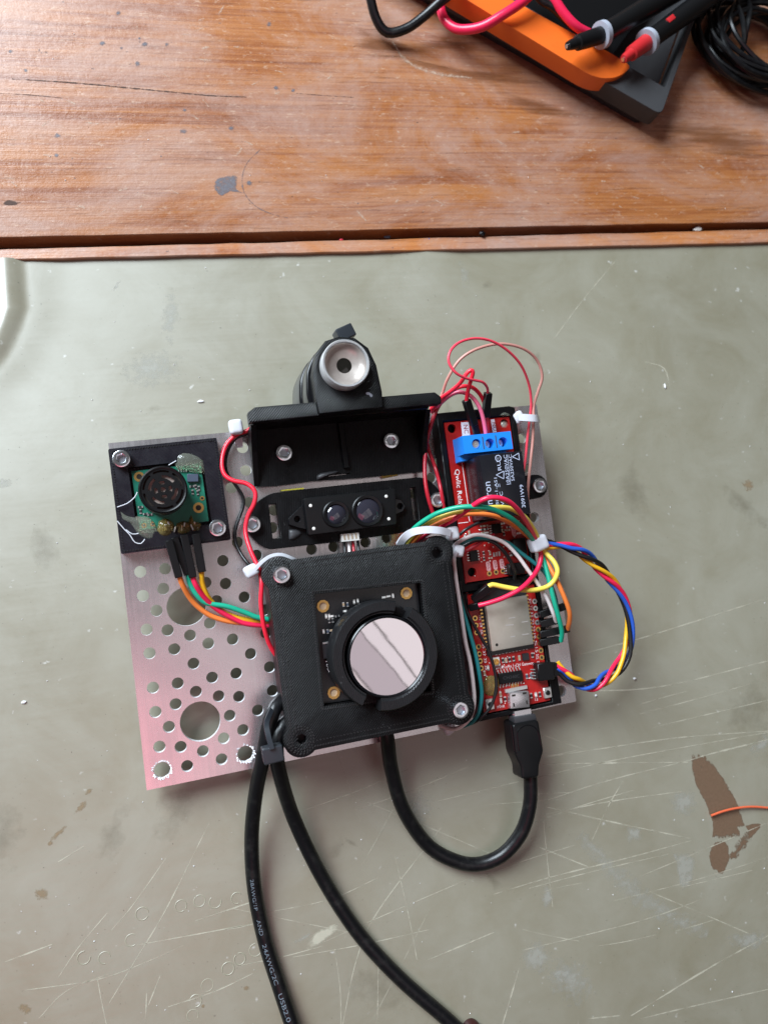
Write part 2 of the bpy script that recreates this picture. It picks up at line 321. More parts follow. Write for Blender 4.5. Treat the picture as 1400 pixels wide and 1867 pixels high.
def bevel(bm, r, seg=2, ang=35):
    bmesh.ops.recalc_face_normals(bm, faces=bm.faces[:]); bm.normal_update()
    es = [e for e in bm.edges if len(e.link_faces) == 2 and e.calc_face_angle(0) > math.radians(ang)]
    bmesh.ops.bevel(bm, geom=es, offset=r, segments=seg, affect='EDGES', profile=0.6, clamp_overlap=True); return bm
def to_mesh(name, bm, m, origin=(0, 0, 0), smooth=True, norm=True):
    if norm: bmesh.ops.recalc_face_normals(bm, faces=bm.faces[:])
    o = Vector(origin)
    for v in bm.verts: v.co = (v.co - o) * MM
    me = bpy.data.meshes.new(name); bm.to_mesh(me); bm.free(); me.materials.append(m)
    if smooth:
        me.polygons.foreach_set('use_smooth', [True] * len(me.polygons)); me.set_sharp_from_angle(angle=math.radians(38))
    return me
class Root: pass
def tagp(o, label, cat, group=None, kind=None):
    if label: o['label'] = label
    if cat: o['category'] = cat
    if group: o['group'] = group
    if kind: o['kind'] = kind
def root(name, label, cat, origin, frame='P', group=None):
    o = bpy.data.objects.new(name, None); COL.objects.link(o); o.empty_display_size = 0.01
    o.matrix_world = (PLATE if frame == 'P' else Matrix.Identity(4)) @ Matrix.Translation(Vector(origin) * MM)
    tagp(o, label, cat, group); r = Root(); r.o = o; r.origin = Vector(origin); return r
def part(r, name, bm, m, smooth=True, parent=None, label=None, norm=True, kind=None):
    o = bpy.data.objects.new(name, to_mesh(name, bm, m, r.origin, smooth, norm)); COL.objects.link(o); o.parent = parent or r.o
    if label: o['label'] = label
    if kind: o['kind'] = kind
    return o
def inst(r, name, me, loc, rz=0.0, parent=None):
    o = bpy.data.objects.new(name, me); COL.objects.link(o); o.parent = parent or r.o
    o.location = (Vector(loc) - r.origin) * MM; o.rotation_euler = (0, 0, rz); return o
def single(name, label, cat, bm, m, frame='P', origin=None, group=None, kind=None, smooth=True):
    if origin is None:
        origin = sum((v.co for v in bm.verts), Vector()) / len(bm.verts); origin.z = min(v.co.z for v in bm.verts)
    o = bpy.data.objects.new(name, to_mesh(name, bm, m, origin, smooth)); COL.objects.link(o)
    o.matrix_world = (PLATE if frame == 'P' else Matrix.Identity(4)) @ Matrix.Translation(Vector(origin) * MM); tagp(o, label, cat, group, kind); return o
TXT = {}
def glyphs(body):
    if body not in TXT:
        cu = bpy.data.curves.new('lettering', 'FONT'); cu.body = body; cu.size = 1.0; cu.resolution_u = 3; o = bpy.data.objects.new('lettering', cu)
        me = o.to_mesh(); vs_ = [v.co.copy() for v in me.vertices]; fs = [tuple(p.vertices) for p in me.polygons]; o.to_mesh_clear()
        bpy.data.objects.remove(o); bpy.data.curves.remove(cu)
        x0, x1 = min(v.x for v in vs_), max(v.x for v in vs_)
        TXT[body] = ([Vector(((v.x - x0) / (x1 - x0), v.y / (x1 - x0))) for v in vs_], fs)
    return TXT[body]
def text(r, body, a, b, height, m, parent=None, name='lettering', lift=0.05):
    # flat print from plate point a to plate point b (baseline), cap height given in mm
    vs_, fs = glyphs(body); a, b = Vector(a), Vector(b); u = b - a; ln = u.length; u.normalize(); n = Vector((0, 0, 1)); v_ = n.cross(u)
    ym = max(p.y for p in vs_); ks = height / ym; bm = new()
    q = [bm.verts.new(a + u * p.x * ln + v_ * p.y * ks + n * lift) for p in vs_]
    for f in fs:
        try: bm.faces.new([q[i] for i in f])
        except ValueError: pass
    for f in bm.faces:
        if f.normal.z < 0: f.normal_flip()
    return part(r, name, bm, m, False, parent, norm=False)
# shared small pieces
def hexpts(r): return circ((0, 0), r, 6, 0.3)
def screw_meshes():
    bm = new(); holed(bm, circ((0, 0), 2.75, 28), [hexpts(1.5)], 0, 2.7); bevel(bm, 0.28, 2, 60); head = to_mesh('screw', bm, M['steel'])
    bm = new(); prism(bm, circ((0, 0), 2.0, 14), 0.6, 1.3); sock = to_mesh('socket', bm, M['socket'])
    return head, sock
SCREW, SOCK = screw_meshes()
def screw(r, px, py, h):
    p = P(px, py, h + 2.7); p.z = h; a = random.uniform(0, 6); s = inst(r, 'screw', SCREW, p, a)
    k = bpy.data.objects.new('socket', SOCK); COL.objects.link(k); k.parent = s; return s
def pad_mesh(r0, r1, m, n=16):
    bm = new(); holed(bm, circ((0, 0), r1, n), [circ((0, 0), r0, n)], 0, 0.09); return to_mesh('pad', bm, m)
PADG = pad_mesh(0.5, 0.95, M['gold']); PADT = pad_mesh(0.42, 0.95, M['tin'])
bm = new(); prism(bm, circ((0, 0), 0.6, 12), 0, 0.04); HOLE = to_mesh('drill_hole', bm, M['groove'])
def pad(r, px, py, h, me=None, s=1.0):
    o = inst(r, 'pad', me or PADG, P(px, py, h) + V(0, 0, 0.02)); o.scale = (s, s, 1)
    d = bpy.data.objects.new('drill_hole', HOLE); COL.objects.link(d); d.parent = o; return o
def chip_mesh(m):
    bm = new(); box(bm, (0, 0), 0.8, 1.0, 0, 0.55); return to_mesh('resistor', bm, m, smooth=False)
RBODY = {k: chip_mesh(M[k]) for k in ('resist', 'tan', 'bluegrey', 'white')}
bm = new(); box(bm, (0, 0.72), 0.84, 0.5, 0, 0.5); box(bm, (0, -0.72), 0.84, 0.5, 0, 0.5); RCAP = to_mesh('terminal', bm, M['tin'], smooth=False)
def resistor(r, px, py, h, ang=0.0, kind='resist', s=1.0):
    o = inst(r, 'resistor', RBODY[kind], P(px, py, h), ang); o.scale = (s, s, s)
    c = bpy.data.objects.new('terminal', RCAP); COL.objects.link(c); c.parent = o; return o
# ================================================================== THE SETTING
def structure(name, bm, m, smooth=False, parent=None):
    o = bpy.data.objects.new(name, to_mesh(name, bm, m, (0, 0, 0), smooth)); COL.objects.link(o)
    if parent: o.parent = parent
    else: o['kind'] = 'structure'
    return o
BZ = 4.2                                      # top of the raised board over the metal sheet
def along(a, b, x): return a.y + (b.y - a.y) * (x - a.x) / (b.x - a.x)
eA, eB = T(0, 432, BZ), T(1400, 404, BZ); sA, sB = T(0, 454.5, 1.6), T(1400, 417.5, 1.6); lA, lB = T(0, 474, 1.6), T(1400, 442, 1.6)
X0, X1 = -420, 520
bm = new(); n = 120; fr = [(X0 + (X1 - X0) * i / n, along(eA, eB, X0 + (X1 - X0) * i / n) + random.uniform(-.14, .14)) for i in range(n + 1)]
prism(bm, fr + [(X1, 520), (X0, 520)], BZ - 1.0, BZ); bevel(bm, 0.45, 2, 50)
wood = structure('bench_board', bm, M['wood'], True)
bm = new(); prism(bm, [(X0, along(eA, eB, X0) + .25), (X1, along(eA, eB, X1) + .25), (X1, 500), (X0, 500)], -12, BZ - 1.0); structure('board_edge', bm, M['wood_edge'], False, wood)
bm = new(); n = 110; top = []; bot = []
for i in range(n + 1):
    x = X0 + (X1 - X0) * i / n; top.append((x, along(sA, sB, x) + random.uniform(-0.2, 0.2))); bot.append((x, along(lA, lB, x) + random.uniform(-0.12, 0.12)))
prism(bm, bot + top[::-1], -12, 1.6); bevel(bm, .3, 1, 50); strip = structure('bench_strip', bm, M['wood_strip'])
bm = new(); prism(bm, [(X0, 100), (X1, 100), (X1, 140), (X0, 140)], -12, -4.5); structure('bench_groove', bm, M['groove'])
# metal sheet with the buckle at its left edge
fold = [T(44, 440), T(47, 490), T(52, 525), T(50, 560), T(42, 588), T(24, 630), T(0, 668), T(-40, 720), T(-90, 800)]
def foldz(x, y):
    if y < fold[-1].y: return 0.0
    yy = min(y, fold[0].y); fx = fold[0].x
    for a, b in zip(fold, fold[1:]):
        if b.y <= yy <= a.y: fx = b.x + (a.x - b.x) * (yy - b.y) / (a.y - b.y + 1e-9)
    d = fx - x
    if d <= 0: return 0.55 * math.exp(-(d / 9.0) ** 2) * min(1, (y - fold[-1].y) / 20)
    k = min(1.0, d / 11.0); z = 0.55 + 2.2 * (1 - (1 - k) ** 2) - 1.1 * math.sin(max(0, d - 6) * 0.55) * math.exp(-((d - 10) / 7) ** 2)
    return z * min(1, (y - fold[-1].y) / 30)
xs = [-420 + 20 * i for i in range(14)] + [-140 + 1.0 * i for i in range(70)] + [-70 + 15 * i for i in range(40)]
ys = [-420 + 20 * i for i in range(21)] + [10 + 2.0 * i for i in range(50)] + [120.0]
bm = new(); g = {}
for i, x in enumerate(xs):
    for j, y in enumerate(ys):
        z = foldz(x, y)
        if y > 96: z += 0.9 * math.exp(-((x - 48) / 7) ** 2) * (y - 96) / 20        # small lift where the sheet meets the strip
        if j == len(ys) - 1: y = along(lA, lB, x) + .6
        g[i, j] = bm.verts.new((x, y, z))
for i in range(len(xs) - 1):
    for j in range(len(ys) - 1): bm.faces.new((g[i, j], g[i + 1, j], g[i + 1, j + 1], g[i, j + 1]))
sheet = structure('metal_sheet', bm, M['sheet'], True)
# stains, scratches and pressed rings that belong to those surfaces
def decal(parent, name, pts, m, z, inset=0.35):
    bm = new(); ly = bm.verts.layers.float.new('inside'); c = sum(pts, Vector()) / len(pts); n = len(pts)
    if n < 14:
        q = spline([*pts, pts[0]], 2.0)[:-1]; pts = q; n = len(pts)
    A = [bm.verts.new((p.x, p.y, z)) for p in pts]; B = [bm.verts.new((c.x + (p.x - c.x) * inset, c.y + (p.y - c.y) * inset, z)) for p in pts]; C = bm.verts.new((c.x, c.y, z))
    for v in A: v[ly] = 0.0
    for v in B: v[ly] = 0.8
    C[ly] = 1.0
    for i in range(n):
        bm.faces.new((A[i], A[(i + 1) % n], B[(i + 1) % n], B[i])); bm.faces.new((B[i], B[(i + 1) % n], C))
    for f in bm.faces:
        if f.normal.z < 0: f.normal_flip()
    o = bpy.data.objects.new(name, to_mesh(name, bm, m, (0, 0, 0), False, False)); COL.objects.link(o); o.parent = parent; return o
def line_decal(parent, name, pts, wd, m, z):
    bm = new(); ly = bm.verts.layers.float.new('inside'); pts = spline(pts, 2.0) if len(pts) > 2 else [pts[0].lerp(pts[1], i / 12) for i in range(13)]; rows = []; n = len(pts)
    for i, p in enumerate(pts):
        t = (pts[min(i + 1, n - 1)] - pts[max(i - 1, 0)]); s = Vector((-t.y, t.x, 0)).normalized(); k = wd * (0.55 + 0.45 * math.sin(math.pi * i / (n - 1))) / 2
        r = [bm.verts.new((p.x + s.x * k * q, p.y + s.y * k * q, z)) for q in (-1, 0, 1)]; r[0][ly] = 0.1; r[1][ly] = 0.6; r[2][ly] = 0.1; rows.append(r)
    for a, b in zip(rows, rows[1:]):
        bm.faces.new((a[0], b[0], b[1], a[1])); bm.faces.new((a[1], b[1], b[2], a[2]))
    for f in bm.faces:
        if f.normal.z < 0: f.normal_flip()
    o = bpy.data.objects.new(name, to_mesh(name, bm, m, (0, 0, 0), False, False)); COL.objects.link(o); o.parent = parent; return o
def Z7(pts): return [T(900 + x / 2.8, 1300 + y / 2.8) for x, y in pts]
def Z6(pts): return [T(x / 2.8, 1300 + y / 2.8) for x, y in pts]
def Z3(pts): return [T(x / 2.0, y / 2.0, BZ) for x, y in pts]
decal(sheet, 'brown_stain', Z7([(1003, 210), (1040, 208), (1075, 216), (1110, 250), (1140, 290), (1170, 330), (1200, 380), (1230, 430), (1255, 480), (1272, 540), (1285, 585), (1250, 590), (1258, 630), (1200, 642), (1150, 645), (1112, 640), (1118, 590), (1110, 545), (1090, 500), (1068, 440), (1040, 390), (1020, 340), (1004, 290)]), M['stain'], 0.05, 0.85)
decal(sheet, 'brown_stain', Z7([(1120, 662), (1160, 652), (1196, 670), (1198, 715), (1205, 735), (1190, 775), (1165, 825), (1130, 805), (1105, 785), (1095, 735), (1105, 695)]), M['stain'], 0.05, 0.85)
decal(sheet, 'brown_stain', Z7([(1280, 575), (1350, 560), (1358, 585), (1310, 635), (1296, 640), (1300, 610)]), M['stain'], 0.06, 0.8)
line_decal(sheet, 'brown_stain', Z7([(1325, 590), (1295, 630), (1255, 680), (1235, 715), (1205, 740)]), 4.5, M['stain'], 0.055)
line_decal(sheet, 'pale_residue', Z7([(440, 620), (520, 715), (620, 820), (740, 930), (860, 1015), (960, 1065), (1090, 1130)]), 9.0, M['pale'], 0.05)
for c, rx, ry in (((215, 1245), 90, 100), ((350, 1330), 65, 42), ((965, 455), 80, 80), ((712, 615), 45, 52), ((270, 940), 36, 60), ((1300, 1160), 120, 50)):
    decal(sheet, 'pale_residue', Z7([(c[0] + rx * math.cos(a * 0.3927) * random.uniform(.85, 1.1), c[1] + ry * math.sin(a * 0.3927) * random.uniform(.85, 1.1)) for a in range(16)]), M['pale'], 0.05)
decal(sheet, 'pale_residue', Z7([(905, 705), (1020, 725), (1025, 790), (1005, 880), (960, 905), (940, 860), (930, 780)]), M['pale'], 0.05, 0.7)
decal(sheet, 'rust_spot', [T(800, 515 + 0), T(800, 480), T(830, 470), T(855, 490), T(852, 525), T(825, 540)], M['pale'], 0.06, 0.3)
for c, rx, ry, an in (((300, 615), 62, 16, -0.75), ((415, 480), 50, 18, -0.8), ((215, 925), 45, 36, 0.2), ((455, 400), 26, 12, -0.7), ((258, 665), 20, 14, -0.7), ((1258, 1405), 18, 14, 0), ((1037, 1497), 10, 14, 0), ((130, 1510), 45, 30, .4)):
    decal(sheet, 'rust_spot', Z6([(c[0] + rx * math.cos(a) * math.cos(an) - ry * math.sin(a) * math.sin(an), c[1] + rx * math.cos(a) * math.sin(an) + ry * math.sin(a) * math.cos(an)) for a in [i * 0.4488 for i in range(14)]]), M['rust'], 0.05)
decal(sheet, 'rust_spot', [T(552, 1725), T(575, 1700), T(610, 1685), T(616, 1695), T(590, 1718), T(560, 1735)], M['scratch'], 0.05); decal(sheet, 'rust_spot', [T(1350, 880), T(1368, 872), T(1374, 888), T(1360, 898)], M['rust'], 0.05)
for c in ((430, 1250), (535, 1250), (673, 1160), (727, 1025), (925, 985), (1020, 960), (1100, 965), (1210, 945), (1305, 1210), (1225, 1255), (1165, 1305), (1060, 1390), (1000, 1470), (985, 1545)):
    p = T(c[0] / 2.8, 1300 + c[1] / 2.8); bm = new(); rr = random.uniform(1.75, 2.0)
    a0 = random.uniform(0, 6); hz = random.uniform(.05, .13); lathe(bm, p, [(rr - 0.16, 0.0), (rr - 0.05, hz), (rr + 0.08, hz), (rr + 0.2, 0.0)], 28, a0, a0 + random.uniform(3.6, 6.1)); o = structure('pressed_ring', bm, M['ridge_sheet'], True, sheet)
scr = [((1003, 240), (600, 340), (270, 445)), ((1400, 92), (950, 125), (560, 180), (270, 225)), ((990, 252), (600, 255), (250, 262)), ((1400, 135), (1100, 210), (1003, 240)), ((960, 400), (600, 450), (250, 520)), ((270, 480), (620, 560), (1000, 640)), ((660, 345), (580, 480), (500, 650)), ((220, 680), (480, 785)),
       ((1010, 650), (700, 735), (300, 835), (0, 925)), ((890, 720), (500, 810), (180, 895)), ((1075, 945), (800, 1045), (480, 1130), (150, 1210)), ((800, 915), (1100, 1040), (1400, 1170)), ((1400, 1135), (1100, 1300), (700, 1545)), ((1400, 1410), (1000, 1500), (750, 1560)), ((250, 520), (275, 780), (300, 990)), ((130, 1300), (45, 1588)), ((640, 1545), (480, 1560))]
for s in scr: line_decal(sheet, 'scratch', Z7(s), random.uniform(0.4, 0.85), M['scratch'], 0.06)
scr = [((1070, 560), (850, 1000), (700, 1250), (560, 1480)), ((850, 740), (680, 980), (570, 1110)), ((550, 1020), (400, 1200), (300, 1350)), ((130, 1415), (500, 1360), (750, 1270), (940, 1185)), ((700, 1185), (1000, 1130), (1300, 1075)), ((200, 1560), (340, 1420), (560, 1330)), ((500, 1360), (520, 1470), (545, 1588)), ((750, 1430), (745, 1588)), ((430, 680), (300, 760)), ((1300, 960), (1000, 1060)), ((1290, 1330), (1100, 1420), (860, 1500)), ((820, 1340), (760, 1490)), ((1150, 1105), (1290, 1080)), ((30, 1270), (270, 1180))]
for s in scr: line_decal(sheet, 'scratch', Z6(s), random.uniform(0.35, 0.75), M['scratch'], 0.06)
for s in (((805, 1258 + 250), (690, 1660), (650, 1750), (625, 1867)), ((720, 1560), (745, 1670), (760, 1750)), ((585, 1720), (720, 1660), (860, 1600)), ((480, 1665), (600, 1640), (690, 1600)), ((780, 1750), (900, 1700)), ((1122, 475), (1060, 550), (1008, 620)), ((1175, 660), (1210, 672), (1222, 712)), ((1050, 1195), (1180, 1160), (1400, 1090)), ((960, 1255), (1180, 1255), (1400, 1205)), ((610, 1730), (620, 1800), (622, 1867)), ((690, 1740), (688, 1867)), ((800, 960 + 500), (1100, 1390), (1400, 1335))):
    line_decal(sheet, 'scratch', [T(*p) for p in s], random.uniform(0.35, 0.7), M['scratch'], 0.06)
for k in range(34):
    x, y, s, an = random.uniform(0, 1400), random.uniform(500, 1860), random.uniform(14, 75), random.uniform(0, 3)
    if x < 120 and y < 760: continue
    e = random.uniform(.25, .8)
    decal(sheet, 'smudge' if k % 3 else 'pale_residue', [T(x + s * (math.cos(a) * math.cos(an) - e * math.sin(a) * math.sin(an)) * random.uniform(.75, 1.15), y + s * (math.cos(a) * math.sin(an) + e * math.sin(a) * math.cos(an)) * random.uniform(.75, 1.15)) for a in [i * .3927 for i in range(16)]], M['smudge'] if k % 3 else M['pale'], 0.02 + k * .0007, .1)
for k in range(26):
    x, y, l = random.uniform(500, 1380), random.uniform(1250, 1860), random.uniform(60, 330); a = random.choice((-.28, -.22, -.35, -1.1, 1.2, -.15, .3)) + random.uniform(-.1, .1)
    line_decal(sheet, 'scratch', [T(x - l * math.cos(a) / 2, y - l * math.sin(a) / 2), T(x, y + random.uniform(-4, 4)), T(x + l * math.cos(a) / 2, y + l * math.sin(a) / 2)], random.uniform(.2, .45), M['scratch'], .062)
# marks on the board; the dark patch right of the meter is painted shade
for l in ([(700, 95), (760, 110), (860, 125), (960, 138), (1010, 150), (960, 158), (860, 150), (760, 132), (705, 118)], [(780, 60), (850, 75), (900, 95), (840, 98), (770, 85)], [(900, 160), (1010, 190), (1080, 215), (1000, 214), (920, 190)], [(1180, 225), (1290, 215), (1400, 250), (1400, 300), (1290, 280)], [(640, 40), (720, 70), (760, 100), (700, 110), (650, 90)]):
    decal(wood, 'dark_patch', [T(x, y, BZ) for x, y in l], M['varnish_shade'], BZ + 0.03, 0.25)
line_decal(wood, 'crack', Z3([(45, 288), (240, 300), (430, 317), (600, 333), (770, 349), (900, 354)]), 0.75, M['crack'], BZ + 0.05)
line_decal(wood, 'crack', Z3([(0, 340), (120, 347), (230, 358)]), 0.4, M['crack'], BZ + 0.05); line_decal(wood, 'crack', Z3([(1080, 340), (1200, 350), (1290, 355)]), 0.3, M['crack'], BZ + 0.05)
line_decal(wood, 'compass_line', Z3([(950, 545), (905, 590), (885, 640), (890, 700), (930, 750), (990, 780), (1050, 795)]), 0.7, M['inkline'], BZ + 0.05)
line_decal(wood, 'compass_line', [T(715, 75, BZ), T(740, 110, BZ), T(790, 133, BZ), T(860, 142, BZ)], 2.2, M['scuff'], BZ + 0.05)
decal(wood, 'ink_patch', Z3([(780, 660), (800, 645), (868, 640), (865, 690), (890, 705), (840, 700), (805, 718), (780, 690)]), M['ink'], BZ + 0.05, 0.8)
for x, y, r in ((432, 47, 13), (373, 158, 14), (443, 175, 8), (530, 161, 14), (610, 162, 11), (500, 233, 13), (980, 88, 12), (1007, 320, 12), (1068, 330, 9), (670, 478, 15), (845, 467, 13), (673, 402, 9), (210, 495, 13), (208, 567, 11), (910, 668, 14), (145, 183, 7), (40, 187, 10), (40, 740, 40), (1305, 742, 6), (510, 140, 6), (588, 570, 5), (95, 258, 10)):
    decal(wood, 'ink_spot', Z3([(x + r * math.cos(a * .52) * random.uniform(.85, 1.1), y + r * 0.8 * (0.35 if r == 40 else 1) * math.sin(a * .52)) for a in range(12)]), M['ink'] if r != 40 else M['crack'], BZ + 0.06)
for k in range(90):
    x, y = random.uniform(20, 1390), random.uniform(15, 395)
    if x > 800 and y < 240: continue
    a = random.gauss(0.0, 0.5); l = random.uniform(4, 26)
    line_decal(wood, 'scuff_mark', [T(x, y, BZ), T(x + l * math.cos(a), y + l * math.sin(a), BZ)], random.uniform(0.3, 1.4), M['scuff'], BZ + 0.045)

# ================================================================== PERFORATED PLATE
outer = [P(x, y) for x, y in ((198, 808), (590, 772.5), (978, 738), (1050, 1279), (268, 1441))]; outer = [(p.x, p.y) for p in outer]
zb = [(228, 172), (412, 150), (840, 90), (398, 298), (248, 350), (712, 252), (860, 260), (998, 360), (793, 388), (348, 460), (1145, 455), (743, 553), (275, 600), (430, 605), (597, 643), (732, 703), (912, 672), (1158, 625), (297, 775), (480, 745), (1045, 780), (622, 852), (1185, 878), (760, 955), (938, 925), (322, 1030), (505, 998), (640, 1060), (808, 1093), (958, 1097), (1207, 1053), (340, 1210), (490, 1152), (1097, 1198), (440, 1320), (890, 1237), (988, 1343), (845, 1405), (370, 1467), (527, 1468), (692, 1500), (575, 1610), (830, 1560), (1090, 50)]
hp = [(200 + x / 4.0588, 1000 + y / 4.0588) for x, y in zb] + [(180 + x / 4.375, 760 + y / 4.375) for x, y in ((1148, 245), (1175, 425), (1060, 565), (1205, 680), (1110, 1000))]
hp += [(760 + x / 4.667, 590 + y / 4.667) for x, y in ((895, 975), (930, 1228), (190, 1180), (125, 1310))] + [(780 + 905 / 4.667, 820 + 575 / 4.667)] + [(430 + x / 3.111, 860 + y / 3.111) for x, y in ((430, 440), (555, 425), (735, 400), (855, 375))] + [(500, 930), (497, 962), (755, 900), (765, 935), (600, 990 + 6), (660, 1250), (1005, 1110)]
holes, cen = [], []
for x, y in hp:
    p = P(x, y, 0)
    if any((p - q).length < 4.4 for q in cen): continue
    cen.append(p); holes.append(circ(p, 1.92, 22))
big = []
for x, y, r in ((570, 430, 6.35), (672, 1280, 6.5), (390, 1640, 2.65), (1005, 1520, 2.65)):
    p = P(200 + x / 4.0588, 1000 + y / 4.0588, 0); big.append((p, r)); cen.append(p)
    holes.append([(p.x + (r + (random.uniform(-.16, .16) if r < 3 else 0)) * math.cos(2 * math.pi * i / 36), p.y + (r + (random.uniform(-.16, .16) if r < 3 else 0)) * math.sin(2 * math.pi * i / 36)) for i in range(36)])
p = P(1022.9, 1260, 0); holes.append(circ(p, 2.1, 22))
bm = new(); holed(bm, outer, holes, -2.2, 0.0)
R_plate = root('perforated_plate', 'perforated aluminium plate tilted on the grey sheet, carrying all the sensors', 'plate', (76, 56, -2))
pl = part(R_plate, 'plate', bm, M['alu'], False); pl.data.materials.append(M['burr_lit_wall'])
for f in pl.data.polygons:
    if abs(f.normal.z) < 0.5: f.material_index = 1
for p, r in big[2:]:
    bm = new()
    for i in range(26):
        a = 2 * math.pi * i / 26 + random.uniform(-.1, .1); l = random.uniform(.25, .75)
        if random.random() < .25: continue
        sweep(bm, [p + V(r * math.cos(a), r * math.sin(a), -0.1), p + V((r + l) * math.cos(a + .12), (r + l) * math.sin(a + .12), random.uniform(.15, .5)), p + V((r + .1) * math.cos(a + .3), (r + .1) * math.sin(a + .3), -.1)], rsec(.3, .12), smooth_pts=False)
    part(R_plate, 'drill_burr', bm, M['burr_lit_wall'])

# ================================================================== ULTRASONIC SENSOR
R = root('ultrasonic_sensor', 'round ultrasonic sensor on green board in square black printed frame with hot glue', 'sensor', (18, 93, 0))
ic, iw, id_, ia = rect([(240.6, 858.7), (366.3, 845.7), (380.7, 949.3), (254.3, 968)], 3.4)
bm = new(); holed(bm, rounded([(1.2, 76.2), (36.0, 76.4), (35.5, 110.7), (1.1, 110.2)], 0.6, 3), [rpts(ic, iw + 1.6, id_ + 2.4, ia)], 0.01, 4.6); part(R, 'mounting_frame', bm, M['print2'], False)
bm = new(); box(bm, ic, iw + 1.8, id_ + 2.6, 0.02, 1.2, ia); part(R, 'frame_floor', bm, M['print2'], False)
bm = new()
def stitch(bm, poly, z, sp=0.85, ln=0.62, wd=0.3, ang=0.7, hgt=0.26):
    n = len(poly)
    for i in range(n):
        a, b = Vector((poly[i][0], poly[i][1])), Vector((poly[(i + 1) % n][0], poly[(i + 1) % n][1])); d = b - a; k = int(d.length / sp); th = math.atan2(d.y, d.x)
        for j in range(k):
            p = a + d * ((j + 0.5) / max(k, 1)); box(bm, p, ln * random.uniform(.75, 1.15), wd, z - 0.05, z + hgt * random.uniform(.5, 1.2), th + ang)
stitch(bm, [(2.0, 77), (35.2, 77.2), (34.7, 109.9), (1.9, 109.4)], 4.6); part(R, 'print_ridge', bm, M['ridge'], False, kind='stuff')
bm = new(); box(bm, ic, iw, id_, 1.9, 3.4, ia); board = part(R, 'circuit_board', bm, M['pcb_green'], False)
tc = P(297.7, 892.6, 16.5)
bm = new(); lathe(bm, tc, [(0, 3.4), (7.2, 3.4), (7.2, 9.5), (6.9, 9.6), (6.9, 14.2), (7.45, 14.6), (7.45, 16.2), (7.0, 16.55), (6.6, 16.4), (6.6, 14.9), (0, 14.9)], 48); tr = part(R, 'transducer', bm, M['black'])
def arcs(bm, c, r0, r1, a0, a1, z0, z1, n=10):
    pts = [(c.x + r1 * math.cos(a0 + (a1 - a0) * i / n), c.y + r1 * math.sin(a0 + (a1 - a0) * i / n)) for i in range(n + 1)] + [(c.x + r0 * math.cos(a1 - (a1 - a0) * i / n), c.y + r0 * math.sin(a1 - (a1 - a0) * i / n)) for i in range(n + 1)]
    return pts
bm = new(); prism(bm, circ(tc, 6.5, 32), 14.92, 15.05); part(R, 'sensor_mesh', bm, M['mesh'], False, tr)
bm = new(); hl = []
for k in range(6): hl.append(arcs(None, tc, 5.5, 6.15, k * 1.047 + .1, k * 1.047 + .95, 0, 0))
for k in range(4): hl.append(arcs(None, tc, 3.55, 4.5, k * 1.571 + .55, k * 1.571 + 1.55, 0, 0))
for k in range(4): hl.append(arcs(None, tc, 1.7, 2.75, k * 1.571 - .32, k * 1.571 + .42, 0, 0))
hl.append(circ(tc, 0.8, 16))
holed(bm, circ(tc, 6.62, 48), hl, 15.5, 16.2); part(R, 'grille', bm, M['black'], False, tr)
bm = new(); holed(bm, circ(tc, 6.3, 40), [circ(tc, 5.3, 40)], 15.06, 15.2); part(R, 'inner_ring', bm, M['groove'], False, tr)
def Z1(x, y): return 180 + x / 4.375, 760 + y / 4.375
for x, y, s in ((325, 478, 1.75), (798, 725, 1.85), (827, 650, 0.8), (363, 867, 0.85), (430, 857, 0.85)): pad(R, *Z1(x, y), 3.4, PADG, s)
c = P(*Z1(752, 487), 4.6); bm = new(); box(bm, c, 3.6, 2.6, 3.4, 4.9, -.1); bevel(bm, .12, 1); part(R, 'chip', bm, M['bluegrey'])
for x, y in ((745, 555), (775, 560), (800, 570), (750, 600), (790, 605), (335, 720), (335, 755), (375, 775), (410, 780)): resistor(R, *Z1(x, y), 3.4, random.choice((0, 1.57)), 'resist', .8)
bm = new()
for x in (640, 660, 680, 700): box(bm, P(*Z1(x, 428), 3.6), .3, 1.0, 3.4, 4.0)
part(R, 'chip_pins', bm, M['tin'], False)
def blob(r, name, pts, z0, hgt, m, parent=None, rings=6, jit=.03):
    bm = new(); pts = spline([*pts, pts[0]], 0.8)[:-1]; n = len(pts); c = sum(pts, Vector()) / n; rows = []
    for k in range(rings):
        t = k / rings; s = math.cos(t * math.pi / 2); z = z0 + hgt * math.sin(t * math.pi / 2)
        rows.append([bm.verts.new((c.x + (p.x - c.x) * s, c.y + (p.y - c.y) * s, z + (random.uniform(-jit, jit) * hgt if k else 0))) for p in pts])
    tp = bm.verts.new((c.x, c.y, z0 + hgt))
    for a, b in zip(rows, rows[1:]):
        for i in range(n): bm.faces.new((a[i], a[(i + 1) % n], b[(i + 1) % n], b[i]))
    for i in range(n): bm.faces.new((rows[-1][i], rows[-1][(i + 1) % n], tp))
    bm.faces.new(rows[0][::-1]); return part(r, name, bm, m, True, parent)
def B1(l, h): return [P(*Z1(x, y), h) for x, y in l]
blob(R, 'glue_blob', B1([(612, 300), (660, 275), (750, 285), (830, 330), (862, 390), (850, 440), (800, 450), (700, 430), (630, 420), (605, 350)], 4.6), 3.5, 2.0, M['glue'])
blob(R, 'glue_blob', B1([(140, 730), (200, 770), (300, 790), (400, 800), (450, 850), (480, 930), (440, 1000), (360, 980), (300, 930), (240, 850), (160, 800)], 4.4), 3.5, 1.8, M['glue'])
